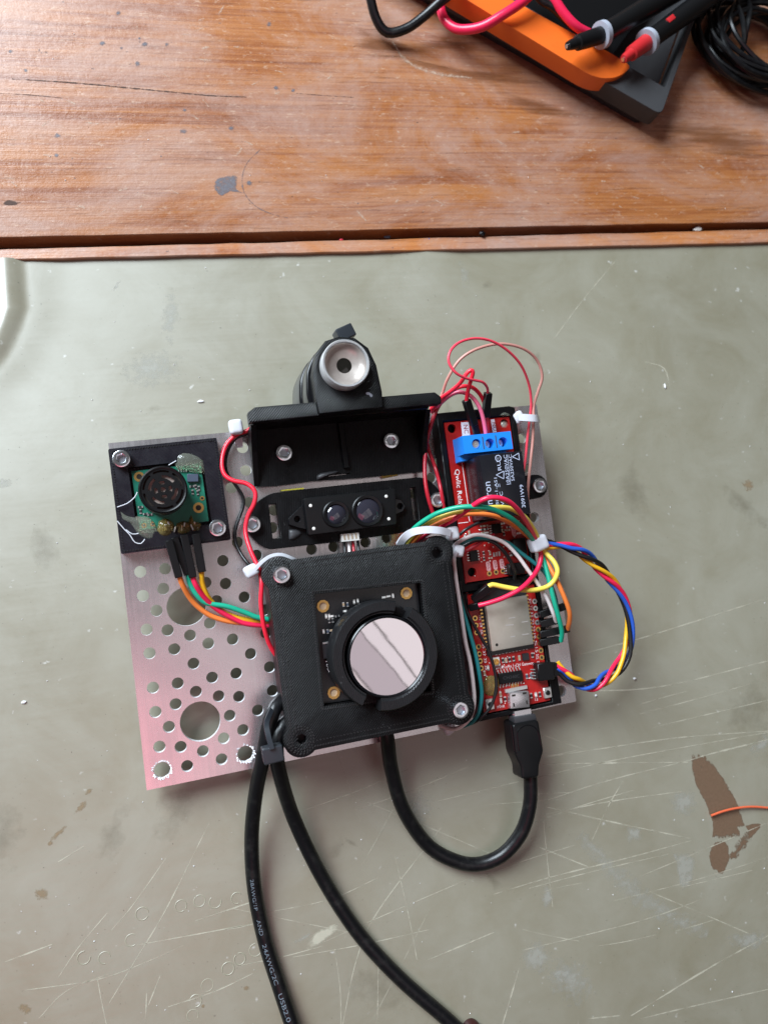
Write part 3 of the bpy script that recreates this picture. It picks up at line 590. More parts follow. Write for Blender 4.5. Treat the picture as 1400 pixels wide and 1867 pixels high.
for l in ([(480, 830), (540, 810), (600, 850), (590, 930), (530, 960), (470, 920)], [(620, 850), (680, 830), (740, 850), (750, 900), (690, 940), (630, 930)], [(720, 830), (740, 780), (760, 830), (820, 850), (810, 900), (760, 920), (730, 890)]):
    blob(R, 'glue_blob', B1(l, 4.6), 3.5, 2.2, M['flux'], jit=.10)
for l in ([(150, 720), (230, 690), (290, 640), (310, 600)], [(150, 830), (210, 900), (250, 940), (290, 1000), (340, 1010), (370, 975)], [(220, 900), (270, 935), (320, 930)], [(560, 385), (620, 350)]):
    bm = new(); tube(bm, B1(l, 6.0), 0.16, 6); part(R, 'glue_string', bm, M['nylon'])
for x, y in ((535, 885), (560, 850), (610, 895), (665, 885), (685, 860), (745, 880), (765, 850)):
    bm = new(); c = P(*Z1(x, y), 5.4); box(bm, c, .55, random.uniform(1.2, 2.4), 3.4, 5.6, random.uniform(-.4, .4)); bevel(bm, .15, 1); part(R, 'header_pin', bm, M['tin'])
screw(R, 221.6, 835.9, 4.6); screw(R, 397.1, 962.3, 4.6)

# ================================================================== WEBCAM AND BRACKET
R = root('camera_bracket', 'tall black printed bracket with chamfered top bar behind the twin lens module', 'bracket', (77, 105, 0))
bm = new(); holed(bm, [(46.9, 93.0), (53, 92.6), (66, 92.9), (84, 92.2), (107.1, 92.0), (107.1, 112.2), (46.9, 112.2)], [rpts((75, 93.6 + 0.6), 9, 0.5)], 0.02, 3.0); part(R, 'base', bm, M['print3'], False)
bm = new(); box(bm, (77, 114.3), 60.2, 4.2, 0.03, 16); bevel(bm, .3, 1); part(R, 'wall', bm, M['print3'])
bm = new(); pts = [(45.1, 112.2), (110.3, 112.9), (110.6, 115.2), (108.5, 117.0), (47.5, 116.9), (45.0, 115.4)]; prism(bm, pts, 15.5, 20.0); bevel(bm, .35, 2); part(R, 'top_bar', bm, M['print'])
for x, s in ((46.0, 1), (107.9, -1)):
    bm = new(); vs_ = [bm.verts.new(q) for q in ((x, 93.2, 3.0), (x, 112.1, 3.0), (x, 112.1, 15.4), (x, 104, 8.5), (x + 1.8 * s, 93.2, 3.0), (x + 1.8 * s, 112.1, 3.0), (x + 1.8 * s, 112.1, 15.4), (x + 1.8 * s, 104, 8.5))]
    for f in ((0, 1, 2, 3), (7, 6, 5, 4), (0, 4, 5, 1), (1, 5, 6, 2), (2, 6, 7, 3), (3, 7, 4, 0)): bm.faces.new([vs_[i] for i in f])
    part(R, 'gusset', bm, M['print3'], False)
bm = new(); box(bm, (78.3, 104), 2.0, 16, 3.0, 4.6); bevel(bm, .2, 1); part(R, 'rib', bm, M['print3'])
bm = new(); holed(bm, [(67.4, 112.6), (88.9, 112.9), (89.3, 118), (88.6, 127), (86.6, 133), (82.5, 136.6), (77.3, 137.4), (72.5, 136.2), (69, 132.5), (67.0, 126), (66.9, 118)], [circ((77.3, 127.2), 7.9, 32)], 16.2, 22.5); bevel(bm, .5, 2, 50); part(R, 'lens_holder', bm, M['print'])
blob(R, 'paint_fleck', [P(430 + x / 3.5, 570 + y / 3.5, 22.5) for x, y in ((828, 512), (848, 508), (874, 528), (862, 540), (850, 524), (836, 524))], 22.5, .1, M['probegrey'])
blob(R, 'glue_drip', [P(430 + x / 3.5, 570 + y / 3.5, 3.2) for x, y in ((515, 1045), (540, 1025), (640, 1010), (655, 1020), (600, 1040), (545, 1062), (520, 1066))], 3.0, 1.4, M['darkgrey'])
screw(R, 518.6, 825.1, 3.0); screw(R, 713.7, 802.9, 3.0)
R = root('webcam', 'round black webcam with clear ringed lens and dark pupil above the bracket bar', 'camera', (77, 127, -6))
wo = [(66.2, 115.5), (88.4, 115.5), (89.6, 120), (88.6, 128), (85.5, 133.8), (81.5, 136.4), (77.3, 137.0), (72.6, 136), (69.0, 133.2), (66.2, 128), (65.2, 120)]
bm = new(); prism(bm, rounded(wo, 2, 3), 6.2, 16.1); bevel(bm, .8, 3, 50); part(R, 'body', bm, M['blackgloss'])
bm = new(); prism(bm, rounded([(76.8 + (x - 76.8) * 1.03 - .3, 125 + (y - 125) * .99) for x, y in wo], 2, 3)[::1], -11.0, 5.6); bevel(bm, 1.2, 3, 50); part(R, 'rear_shell', bm, M['blackgloss'])
bm = new(); prism(bm, rounded([(76.8 + (x - 76.8) * .97, 125 + (y - 125) * .97) for x, y in wo], 2, 3), 5.0, 6.6); part(R, 'seam', bm, M['black'])
LC = (77.3, 127.3)
bm = new(); lathe(bm, LC, [(7.2, 16.2), (7.85, 16.2), (7.9, 26.6), (7.6, 27.1), (7.05, 27.0), (6.9, 26.0), (6.9, 16.2)], 48); part(R, 'lens_ring', bm, M['clearring'])
bm = new(); lathe(bm, LC, [(0, 23.3), (2.4, 23.35), (2.55, 23.8), (4.6, 24.3), (6.2, 24.9), (6.85, 25.9), (6.85, 16.3), (0, 16.3)], 48); part(R, 'lens_dish', bm, M['dish'])
bm = new(); lathe(bm, LC, [(0, 23.95), (1.6, 23.9), (2.5, 23.75), (2.5, 23.2), (0, 23.2)], 28); part(R, 'pupil', bm, M['pupil'])
# ================================================================== TWIN LENS RANGE FINDER
R = root('range_finder', 'black twin lens distance module in long black holder with rounded ends', 'sensor', (76, 80.5, 0))
def Z6b(x, y): return 430 + x / 3.111, 860 + y / 3.111
def PZ(l, h): return [(q.x, q.y) for q in (P(*Z6b(x, y), h) for x, y in l)]
ol = PZ([(128, 165), (200, 122), (380, 100), (700, 65), (1050, 30), (1100, 50), (1150, 100), (1195, 160), (1180, 215), (1120, 250), (1050, 290), (960, 345), (600, 395), (200, 440), (140, 420), (85, 365), (52, 320), (52, 265), (80, 215)], 4)
bm = new(); holed(bm, rounded(ol, 2.0, 3), [PZ([(187, 185), (230, 180), (258, 375), (210, 380)], 4), PZ([(988, 90), (1020, 87), (1040, 270), (1008, 275)], 4)], 0.02, 4.0); bevel(bm, .25, 1, 60); part(R, 'holder', bm, M['print3'])
mod = PZ([(385, 150), (905, 95), (912, 298), (412, 360)], 8.5)
bm = new(); prism(bm, rounded(mod, .8, 3), 4.0, 8.5); bevel(bm, .35, 2, 60); part(R, 'module_body', bm, M['black'])
for l in ([(385, 180), (345, 220), (300, 265), (300, 300), (360, 320), (410, 330)], [(905, 150), (940, 160), (965, 195), (950, 225), (905, 245)]):
    q = PZ(l, 6.5); c = sum((Vector(a) for a in q), Vector((0, 0))) / len(q); bm = new(); holed(bm, q, [circ(c, 1.0, 14)], 4.01, 6.2); bevel(bm, .2, 1, 60); part(R, 'mounting_ear', bm, M['blackgloss'])
for x, y, r_ in ((570, 240, 3.4), (748, 220, 4.3)):
    c = P(*Z6b(x, y), 9.5); bm = new(); lathe(bm, c, [(r_, 8.4), (r_ + 1.3, 8.4), (r_ + 1.2, 9.6), (r_ + .9, 9.8), (r_, 9.6), (r_, 8.4)], 36); lr = part(R, 'lens_barrel', bm, M['black'])
    bm = new(); lathe(bm, c, [(0, 9.9), (r_ * .4, 9.75), (r_ * .8, 9.35), (r_, 8.9), (r_, 8.5), (0, 8.5)], 32); part(R, 'lens', bm, M['glass'], True, lr)
for x, y in ((425, 193), (853, 140), (868, 268), (443, 323)):
    c = P(*Z6b(x, y), 8.5); bm = new(); lathe(bm, c, [(0, 8.7), (.42, 8.7), (.6, 8.5)], 14); part(R, 'rivet', bm, M['white'])
q, w_, d_, a_ = rect([Z6b(596, 355), Z6b(695, 346), Z6b(700, 388), Z6b(600, 398)], 6); bm = new(); box(bm, q, w_, d_, 3.2, 6.4, a_); cn = part(R, 'connector', bm, M['white'], False)
bm = new()
for k in range(4): p = Vector((q.x - w_ * .33 + k * w_ * .22, q.y + .2, 0)); box(bm, p, .45, d_ * .7, 6.38, 6.5)
part(R, 'connector_slots', bm, M['tan'], False, cn)
blob(R, 'glue_blob', [P(*Z6b(x, y), 4) for x, y in ((300, 330), (350, 325), (375, 350), (340, 380), (305, 385))], 4.0, 1.0, M['darkgrey'])
screw(R, *Z6b(95, 297), 4.0); screw(R, *Z6b(1147, 160), 4.0)
for l in ([(255, 105), (380, 92), (385, 100), (255, 112)], [(812, 18), (910, 5), (915, 24), (830, 40)]):
    single('glue_smear', 'yellow glue smear under the ' + ('left' if l[0][0] < 500 else 'right') + ' end of the bracket base', 'glue', prism(new(), PZ(l, .5), 0.03, 1.6), M['yellowgoo'])
# ================================================================== SQUARE SENSOR CASE
R = root('thermal_sensor_case', 'large square black printed case with round mirrored lens and corner ears', 'sensor case', (75, 37, 0))
cl, cr, cb, ct = 48.6, 101.6, 11.0, 63.0
def ears(off, rr):
    k = math.sqrt(rr * rr - off * off); b0 = math.atan2(off, k); out = []
    for cx, cy, rot in ((cr, ct, 0), (cl, ct, math.pi / 2), (cl, cb, math.pi), (cr, cb, 3 * math.pi / 2)):
        a0 = rot - (math.pi / 2 - b0) ; a1 = rot + math.pi / 2 + (math.pi / 2 - b0)
        out += [(cx + rr * math.cos(a0 + (a1 - a0) * i / 14), cy + rr * math.sin(a0 + (a1 - a0) * i / 14)) for i in range(15)]
    return out
wc, ww, wd_, wa = rect([(569.5, 1085.3), (763.7, 1061), (788.8, 1261), (594.6, 1285.5)], 20)
eh = [circ((cr, ct), 1.9, 18), circ((cl, cb), 1.7, 6, .3)]
bm = new(); holed(bm, ears(4.2, 5.7), [rpts(wc, ww, wd_, wa)] + eh, 17.0, 20.0); bevel(bm, .3, 2, 60); part(R, 'lid', bm, M['print'])
bm = new(); holed(bm, ears(3.9, 5.4), [rpts((75.1, 37), 48, 47)], 5.0, 17.0); part(R, 'case_wall', bm, M['print3'])
bm = new(); stitch(bm, ears(2.9, 4.6), 20.0); stitch(bm, rpts(wc, ww + 1.6, wd_ + 1.6, wa), 20.0, 0.8, .7, .3, .9); stitch(bm, rpts((75.1, 37), 55.6, 54.6), 20.0, 1.1, .5, .25, -.8)
for c in ((cl, ct), (cl, cb), (cr, ct), (cr, cb)): stitch(bm, circ(c, 3.2, 10), 20.0, 0.8); stitch(bm, circ(c, 4.0, 12), 20.0, 0.8)
part(R, 'print_ridge', bm, M['ridge'], False, kind='stuff')
bm = new(); prism(bm, ears(3.2, 4.7), 4.0, 5.0); part(R, 'case_floor', bm, M['print3'], False)
for cx, cy in ((cl, ct), (cr, ct), (cl, cb), (cr, cb)): bm = new(); prism(bm, circ((cx, cy), 3.0, 16), 0.02, 4.0); part(R, 'standoff', bm, M['black'])
bm = new(); box(bm, wc, ww - .4, wd_ - .4, 15.2, 16.6, wa); part(R, 'circuit_board', bm, M['pcb_black'], False)
def Z7b(x, y): return 440 + x / 3.1818, 980 + y / 3.1818
for x, y in ((473, 398), (955, 323), (535, 900)):
    c = P(*Z7b(x, y), 16.7); bm = new(); holed(bm, circ(c, 2.05, 10), [circ(c, 1.25, 14)], 16.6, 17.2); q = part(R, 'brass_insert', bm, M['brass'], False)
    bm = new(); prism(bm, circ(c, 1.3, 14), 16.61, 16.75); part(R, 'insert_bore', bm, M['stain'] if False else M['tan'], False, q)
def Z5b(x, y): return 560 + x / 5.385, 1050 + y / 5.385
for x, y, k in ((355, 280, 'tan'), (395, 280, 'bluegrey'), (460, 255, 'white'), (495, 245, 'white'), (185, 395, 'white'), (215, 395, 'white'), (240, 395, 'white'), (295, 395, 'resist'), (215, 440, 'resist'), (250, 435, 'resist'), (160, 545, 'white'), (200, 545, 'bluegrey'), (235, 535, 'tan'), (750, 210, 'white'), (795, 200, 'white'), (840, 195, 'white'), (370, 345, 'white')): resistor(R, *Z5b(x, y), 16.6, random.choice((0, 1.57)), k, .75)
bm = new(); box(bm, P(*Z5b(185, 730), 17), 2.4, 5.0, 16.6, 17.6, .0); q = part(R, 'crystal', bm, M['resist'], False); bm = new(); box(bm, P(*Z5b(190, 655), 17.2), 2.6, .5, 16.6, 17.8); part(R, 'crystal_rim', bm, M['tin'], False, q)
text(R, 'C21', P(*Z5b(235, 940), 16.6), P(*Z5b(205, 830), 16.6), .9, M['silk'])
rc = P(704, 1195.3, 28); mc = P(706.2, 1196.9, 26.6)
for a0, a1 in ((math.radians(71), math.radians(235)), (math.radians(256), math.radians(411))):
    bm = new(); lathe(bm, rc, [(13.3, 19.0), (17.3, 19.0), (17.35, 27.4), (16.9, 28.0), (14.2, 28.0), (13.7, 27.2), (13.3, 27.2), (13.3, 19.0)], 44, a0, a1); part(R, 'lens_ring', bm, M['lensring'])
bm = new(); lathe(bm, rc, [(13.4, 18.5), (15.8, 18.5), (15.8, 22.5), (13.4, 22.5), (13.4, 18.5)], 48); part(R, 'ring_base', bm, M['print3'])
bm = new(); lathe(bm, mc, [(12.05, 25.8), (12.15, 27.0), (12.6, 27.3), (13.0, 27.0), (13.2, 18), (12.0, 18), (12.05, 25.8)], 60); part(R, 'lens_barrel', bm, M['blackgloss'])
bm = new(); lathe(bm, mc, [(12.1 * k / 12, 26.78 - .16 * (k / 12) ** 2) for k in range(13)] + [(12.15, 26.4), (12.1, 25), (0, 25)], 60); part(R, 'mirror_lens', bm, M['mirror'])
screw(R, 513.9, 1047.6, 20); screw(R, 840.7, 1295.2, 20)
# ================================================================== RELAY BOARD
R = root('relay_board', 'red relay board with blue screw terminal in black tray at plate edge', 'circuit board', (128, 80, 0))
tr_o = [(112.6, 47.2), (143.6, 47.0), (143.8, 111.6), (141.5, 112.2), (112.8, 111.9)]
bm = new(); holed(bm, tr_o, [rpts((128.3, 79.4), 26.4, 58.6)], 0.02, 6.8); bevel(bm, .4, 1, 60); part(R, 'tray', bm, M['print3'])
bm = new(); box(bm, (128.3, 79.4), 27, 59, 0.03, 3.2); part(R, 'tray_floor', bm, M['print3'], False)
lug = [(143.4, 86.3), (149.2, 86.2)] + [(149.5 + 4.4 * math.cos(a), 81.8 + 4.4 * math.sin(a)) for a in [math.pi / 2 - i * math.pi / 10 for i in range(11)]] + [(143.4, 77.2)]
bm = new(); prism(bm, lug, 0.03, 4.0); bevel(bm, .3, 1, 60); part(R, 'lug', bm, M['print3']); screw(R, 985, 885, 4.0)
PH = 6.0
def Zr(x, y): return 780 + x / 7.0, 740 + y / 7.0
bh = [P(*Zr(305, 290), PH), P(*Zr(975, 225), PH), P(830 + 235 / 7.78, 930 + 880 / 7.78, PH)]
bm = new(); holed(bm, rpts((128.4, 79.5), 25.6, 57.8), [circ(q, 1.65, 18) for q in bh], 4.4, PH); part(R, 'circuit_board', bm, M['pcb_red'], False)
q = bh[1]; bm = new(); lathe(bm, (q.x + .2, q.y - .2), [(0, 5.4), (1.0, 5.3), (1.5, 4.9), (1.5, 3.2), (0, 3.2)], 14); part(R, 'standoff_tip', bm, M['can'])
blob(R, 'glue_blob', [P(*Zr(x, y), 7) for x, y in ((920, 120), (960, 85), (1010, 90), (1050, 120), (990, 125))], 6.8, .5, M['glue'])
# screw terminal block
c, tw, td, ta = rect([(859, 796.5), (930.5, 789), (931.5, 815.5), (862, 822.5)], 15.5)
bx0, bx1 = 118.0, 136.4; by = c.y
bm = new(); holed(bm, rpts(((bx0 + bx1) / 2, by), bx1 - bx0, td + 1.2), [circ(P(*Zr(x, y), 15.5), 1.75, 18) for x, y in ((620, 485), (790, 478), (958, 460))], 8, 15.5)
tb = part(R, 'terminal_block', bm, M['blue'], False)
bm = new(); prism(bm, rpts(((bx0 + bx1) / 2, by - 1.0), bx1 - bx0 + .1, td + 3.4), PH + .01, 10, .97); part(R, 'terminal_skirt', bm, M['blue'], False, tb)
for x, y, z in ((620, 485, 14.6), (790, 478, 12.4), (958, 460, 12.4)):
    q = P(*Zr(x, y), 15.5); bm = new(); lathe(bm, q, [(0, z - .5), (.25, z - .4), (.35, z), (1.2, z), (1.55, z - .3), (1.55, z - 2), (0, z - 2)], 18); sc_ = part(R, 'terminal_screw', bm, M['tin'], True, tb)
for x in (703, 872):
    q = P(*Zr(x, 475), 15.5); bm = new(); box(bm, (q.x, by), .35, td * .86, 15.45, 15.62); part(R, 'terminal_divider', bm, M['bluegrey'], False, tb)
bm = new()
for k in range(3): box(bm, (bx0 + 3.0 + k * 6.1, by - td / 2 - 1.62), 3.6, .5, PH + 1, PH + 3.2)
part(R, 'wire_mouths', bm, M['bluegrey'], False, tb)
# relay
bm = new(); box(bm, (129.0, 82.9), 16.0, 22.0, PH + .02, 21.0); bevel(bm, .3, 2); rl = part(R, 'relay', bm, M['relay'])
RT = 21.0
def rt(body, a, b, hgt): text(R, body, P(*a, RT), P(*b, RT), hgt, M['relayprint'], rl)
rt('omron', (899.5, 930), (893, 878), 1.7); rt('G5LE-1-AS1', (909.5, 929), (905.3, 871), 1.05); rt('3VDC', (919.5, 927), (915.5, 896), 1.15); rt('10A250VAC', (929.0, 883), (923.2, 829), 1.2); rt('5A250VAC', (937.5, 876.5), (932, 828.5), 1.15); rt('3091W9', (957.6, 925), (953, 883.5), 1.35)
rt('RU', (914, 857), (911, 840), 1.3)
def flat_line(r, a, b, wd, m, z, parent, name='print_line'):
    a, b = Vector(a), Vector(b); d = (b - a); bm = new(); box(bm, (a + b) / 2, d.length, wd, z + .02, z + .06, math.atan2(d.y, d.x)); return part(r, name, bm, m, False, parent)
flat_line(R, P(930.3, 883, RT), P(924.5, 829, RT), .14, M['relayprint'], RT, rl); flat_line(R, P(908.2, 888, RT), P(907.3, 882, RT), .14, M['relayprint'], RT, rl); flat_line(R, P(911, 888, RT), P(910, 882, RT), .14, M['relayprint'], RT, rl)
for tri in (((904, 866), (918, 873), (918, 859)), ((933.5, 833), (946.5, 838.5), (945, 826))):
    for i in range(3): flat_line(R, P(*tri[i], RT), P(*tri[(i + 1) % 3], RT), .22, M['relayprint'], RT, rl)
q = P(907.8, 835.5, RT); bm = new(); holed(bm, circ(q, 1.15, 20), [circ(q, .9, 20)], RT + .02, RT + .06); part(R, 'print_line', bm, M['relayprint'], False, rl)
rt('C', (909.3, 837.5), (908.8, 833.5), .85)
# print on the red board
def sl(a, b, wd=.22): flat_line(R, P(*a, PH), P(*b, PH), wd, M['silk'], PH, None)
q, w_, d_, a_ = rect([Zr(418, 212), Zr(515, 205), Zr(540, 390), Zr(440, 395)], PH); bm = new(); box(bm, q, w_, d_, PH + .01, PH + .05, a_); part(R, 'label_patch', bm, M['silk'], False)
text(R, 'NC', P(*Zr(450, 245), PH), P(*Zr(465, 355), PH), 1.7, M['pcb_red'], None, 'lettering', .09)
q, w_, d_, a_ = rect([Zr(800, 175), Zr(850, 168), Zr(870, 335), Zr(825, 340)], PH); bm = new(); box(bm, q, w_, d_, PH + .01, PH + .05, a_); part(R, 'label_patch', bm, M['silk'], False)
text(R, 'NO', P(*Zr(815, 215), PH), P(*Zr(835, 325), PH), 1.4, M['pcb_red'], None, 'lettering', .09)
text(R, 'Qwiic Relay', P(*Zr(342, 812), PH), P(*Zr(395, 1300), PH), 1.75, M['silk'])
sl(Zr(388, 410), Zr(512, 1275)); sl(Zr(388, 408), Zr(430, 404)); sl((835, 954), (853, 952)); sl((853, 936), (856, 951))
def Z2(x, y): return 830 + x / 7.78, 930 + y / 7.78
for x, y, k in ((375, 228, 'tan'), (430, 222, 'tan'), (380, 275, 'resist'), (435, 272, 'resist'), (385, 322, 'tan'), (440, 320, 'white'), (665, 190, 'white'), (675, 285, 'resist'), (685, 335, 'resist'), (740, 285, 'tan'), (745, 245, 'resist'), (395, 610, 'resist'), (400, 690, 'resist'), (485, 610, 'tan'), (492, 680, 'tan'), (880, 270, 'white'), (890, 330, 'white'), (790, 640, 'white'), (190, 320, 'tan'), (130, 375, 'white')): resistor(R, *Z2(x, y), PH, random.choice((0, 1.57, 1.57)), k, .75)
for k in range(3): q = P(*Z2(545 + 38 * k, 632 - 6 * k), PH); bm = new(); box(bm, q, .7, 1.5, PH, PH + .1); part(R, 'jumper_pad', bm, M['tin'], False)
for x, y, t_ in ((465, 790, 'SCL'), (560, 770, 'SDA'), (655, 755, '3.3V')):
    a, b = P(*Z2(x - 8, y - 60), PH), P(*Z2(x + 12, y + 75), PH); d = b - a; bm = new(); prism(bm, rounded(rpts((a + b) / 2, d.length, 1.6, math.atan2(d.y, d.x)), .7, 4), PH + .01, PH + .05); part(R, 'label_patch', bm, M['pinksilk'], False)
    text(R, t_, P(*Z2(x - 18, y - 45), PH), P(*Z2(x - 2, y + 55), PH), .95, M['pcb_red'], None, 'lettering', .09); pad(R, *Z2(x + 15, y + 110), PH, PADG)
a, b = P(*Z2(805, 215), PH), P(*Z2(840, 375), PH); d = b - a; bm = new(); prism(bm, rounded(rpts((a + b) / 2, d.length, 1.6, math.atan2(d.y, d.x)), .7, 4), PH + .01, PH + .05); part(R, 'label_patch', bm, M['pinksilk'], False); text(R, 'GND', P(*Z2(800, 245), PH), P(*Z2(825, 350), PH), .95, M['pcb_red'], None, 'lettering', .09)
for x0, y0, x1, y1, z in ((205, 575, 315, 720, 1.4), (520, 200, 650, 330, 1.2)):
    a = P(*Z2((x0 + x1) / 2, (y0 + y1) / 2), PH + 1); w_ = (x1 - x0) / 7.78 / 4.8; d_ = (y1 - y0) / 7.78 / 4.8; bm = new(); box(bm, a, w_, d_, PH, PH + z); bevel(bm, .1, 1); ch = part(R, 'chip', bm, M['black'])
    bm = new()
    for k in range(4):
        for s in (-1, 1): box(bm, (a.x + s * (w_ / 2 + .4), a.y - d_ / 2 + d_ * (k + .5) / 4), .9, .35, PH, PH + .5)
    part(R, 'chip_pins', bm, M['tin'], False, ch)
for x, y, w_, d_ in ((905, 520, 5.0, 6.0), (860, 830, 6.0, 4.2)):
    a = P(*Z2(x, y), PH + 2); bm = new(); box(bm, a, w_, d_, PH, PH + 2.9); bevel(bm, .2, 1); cn = part(R, 'socket', bm, M['black'])
    bm = new()
    for k in range(4): box(bm, (a.x - w_ / 2 - .5, a.y - d_ * .3 + k * d_ * .2), 1.2, .3, PH, PH + .5)
    part(R, 'socket_pins', bm, M['tin'], False, cn)
def solder(r, x0, x1, y0, y1, n):
    bm = new()
    for k in range(n):
        c = V(random.uniform(x0, x1), random.uniform(y0, y1), 0); s = random.uniform(.16, .30); lathe(bm, c, [(0, PH + s * .6), (s * .7, PH + s * .35), (s, PH)], 8)
    part(r, 'solder_joints', bm, M['tin'], kind='stuff')
solder(R, 117, 140.5, 51.5, 70, 34); solder(R, 117, 119.5, 72, 100, 5)
# ================================================================== GATEWAY BOARD
R = root('radio_gateway_board', 'red microcontroller board with silver shield can and micro plug socket below the relay', 'circuit board', (128, 25, 0))
bm = new(); holed(bm, [(113.2, 1.6), (145.8, 2.2), (145.6, 12), (143.6, 12.3), (143.6, 46.8), (113.2, 46.8)], [rpts((128.6, 25.0), 27.0, 43.2)], 0.02, 6.6); bevel(bm, .35, 1, 60); part(R, 'tray', bm, M['print3'])
bm = new(); box(bm, (128.6, 25), 27.4, 43.6, 0.03, 3.2); part(R, 'tray_floor', bm, M['print3'], False)
bm = new(); box(bm, (128.6, 25.2), 26.0, 42.6, 4.4, PH); part(R, 'circuit_board', bm, M['pcb_red'], False)
bm = new(); box(bm, (128.7, 36.5), 18.2, 25.6, PH + .01, PH + .8); part(R, 'module_board', bm, M['pcb_black'], False)
bm = new(); box(bm, (128.8, 34.2), 16.2, 17.6, PH + .8, PH + 3.0); bevel(bm, .35, 2); can = part(R, 'shield_can', bm, M['can'])
def Zg(x, y): return 850 + x / 7.0, 1070 + y / 7.0
q = P(*Zg(388, 740), PH + 3); bm = new(); prism(bm, circ(q, .55, 14), PH + 2.99, PH + 3.03); part(R, 'vent_hole', bm, M['groove'], False, can)
for y0, y1, x0, x1 in ((400, 390, 540, 620), (450, 440, 705, 785), (610, 600, 710, 800), (490, 482, 500, 600), (640, 630, 560, 620)): flat_line(R, P(*Zg(x0, y0), PH + 3), P(*Zg(x1, y1), PH + 3), .35, M['tin'], PH + 3, can, 'etched_line')
bm = new()
for k in range(14): box(bm, (119.55, 26.3 + k * 1.27), .9, .55, PH + .79, PH + .92); box(bm, (137.85, 26.3 + k * 1.27), .9, .55, PH + .79, PH + .92)
part(R, 'castellated_pads', bm, M['gold'], False)
for k in range(10): q = P(*Zg(375 + 43 * k, 842 - 8 * k), PH); bm = new(); box(bm, q, .8, 1.5, PH, PH + .3); part(R, 'castellated_pad', bm, M['tin'], False)
for k in range(10): pad(R, *Zg(868 + 11.5 * k, 185 + 89.5 * k), PH, PADT if k < 4 else PADG)
for k in range(8):
    if k not in (3,): pad(R, *Zg(110 + 11 * k, 400 + 91 * k), PH, PADG)
LB = ['3V', 'TX', 'RX', '23', '22', '18', '5', '15', 'SCL', 'SDA']
for k in range(10): text(R, LB[k], P(*Zg(790 + 12 * k, 150 + 89 * k), PH), P(*Zg(797 + 12 * k, 215 + 89 * k), PH), .95, M['silk'])
LB = ['EN', '39', '36', '34', '35', '32', '33', '25']
for k in range(8): text(R, LB[k], P(*Zg(155 + 11 * k, 365 + 91 * k), PH), P(*Zg(163 + 11 * k, 425 + 91 * k), PH), .9, M['silk'])
bm = new(); box(bm, P(*Zg(378, 955), PH + .6), 2.6, 3.0, PH, PH + .9); q = part(R, 'antenna_socket_base', bm, M['white'], False); bm = new(); a = P(*Zg(378, 955), PH + 1); lathe(bm, a, [(0, PH + 1.2), (.4, PH + 1.2), (.4, PH + .92), (.8, PH + .92), (.8, PH + 1.4), (1.1, PH + 1.4), (1.1, PH + .9)], 16); part(R, 'antenna_socket', bm, M['gold'], True, q)
for x, y, k in ((460, 935, 'resist'), (500, 935, 'tan'), (545, 925, 'resist'), (595, 915, 'resist'), (670, 905, 'tan'), (835, 870, 'resist'), (765, 1140, 'bluegrey'), (818, 1130, 'bluegrey'), (820, 1385, 'resist'), (880, 1375, 'white'), (930, 1370, 'resist'), (435, 1450, 'white'), (487, 1430, 'resist'), (430, 1370, 'tan'), (270, 1030, 'white'), (225, 1100, 'tan')): resistor(R, *Zg(x, y), PH, .0, k, .95)
bm = new(); box(bm, P(*Zg(752, 890), PH + .5), 2.4, 2.4, PH, PH + .9, 0); part(R, 'chip', bm, M['resist'], False)
text(R, 'ESP32 LoRa 1-CH Gateway', P(*Zg(360, 1055), PH), P(*Zg(862, 985), PH), 1.0, M['silk']); text(R, 'PWR', P(*Zg(395, 1555), PH), P(*Zg(490, 1538), PH), .95, M['silk']); text(R, '13', P(*Zg(875, 1455), PH), P(*Zg(910, 1450), PH), .9, M['silk'])
flat_line(R, P(*Zg(865, 1005), PH), P(*Zg(920, 985), PH), .2, M['silk'], PH, None)
c, w_, d_, a_ = rect([Zg(398, 1110), Zg(715, 1068), Zg(728, 1200), Zg(430, 1248)], PH + 1.4); bm = new(); box(bm, c, w_, d_, PH + .1, PH + 1.5, a_, .97); bevel(bm, .12, 1); ch = part(R, 'driver_chip', bm, M['black'])
bm = new()
for k in range(8):
    for s in (-1, 1):
        x = c.x - w_ / 2 + w_ * (k + .5) / 8; sweep(bm, [(x, c.y + s * d_ * .49, PH + .8), (x, c.y + s * (d_ / 2 + .35), PH + .75), (x, c.y + s * (d_ / 2 + .65), PH + .15), (x, c.y + s * (d_ / 2 + 1.3), PH + .1)], rsec(.42, .16), (1, 0, 0) and (0, 0, 1), smooth_pts=False)
part(R, 'chip_pins', bm, M['tin'], False, ch)
text(R, 'CH340C', P(*Zg(470, 1185), PH + 1.5), P(*Zg(680, 1155), PH + 1.5), 1.1, M['darkgrey'], ch, 'lettering', .02)
c, w_, d_, a_ = rect([Zg(905, 985), Zg(1110, 960), Zg(1135, 1185), Zg(925, 1205)], PH + 4); bm = new(); box(bm, c, w_, d_, PH, PH + 4.0, a_); bevel(bm, .3, 1); jc = part(R, 'wire_socket', bm, M['black'])
bm = new(); box(bm, (c.x + w_ / 2 + .6, c.y), 2.2, d_ * .75, PH + .4, PH + 3.4); part(R, 'wire_plug', bm, M['black'], False, jc)
bm = new()
for k in range(4): q = P(*Zg(870, 1050 + 38 * k), PH + 1); sweep(bm, [(q.x - 1.2, q.y, PH + .1), (q.x, q.y - .1, PH + 1.6), (q.x + 1.8, q.y - .15, PH + 2.0)], rsec(.35, .3), smooth_pts=False)
part(R, 'socket_pins', bm, M['tin'], False, jc)
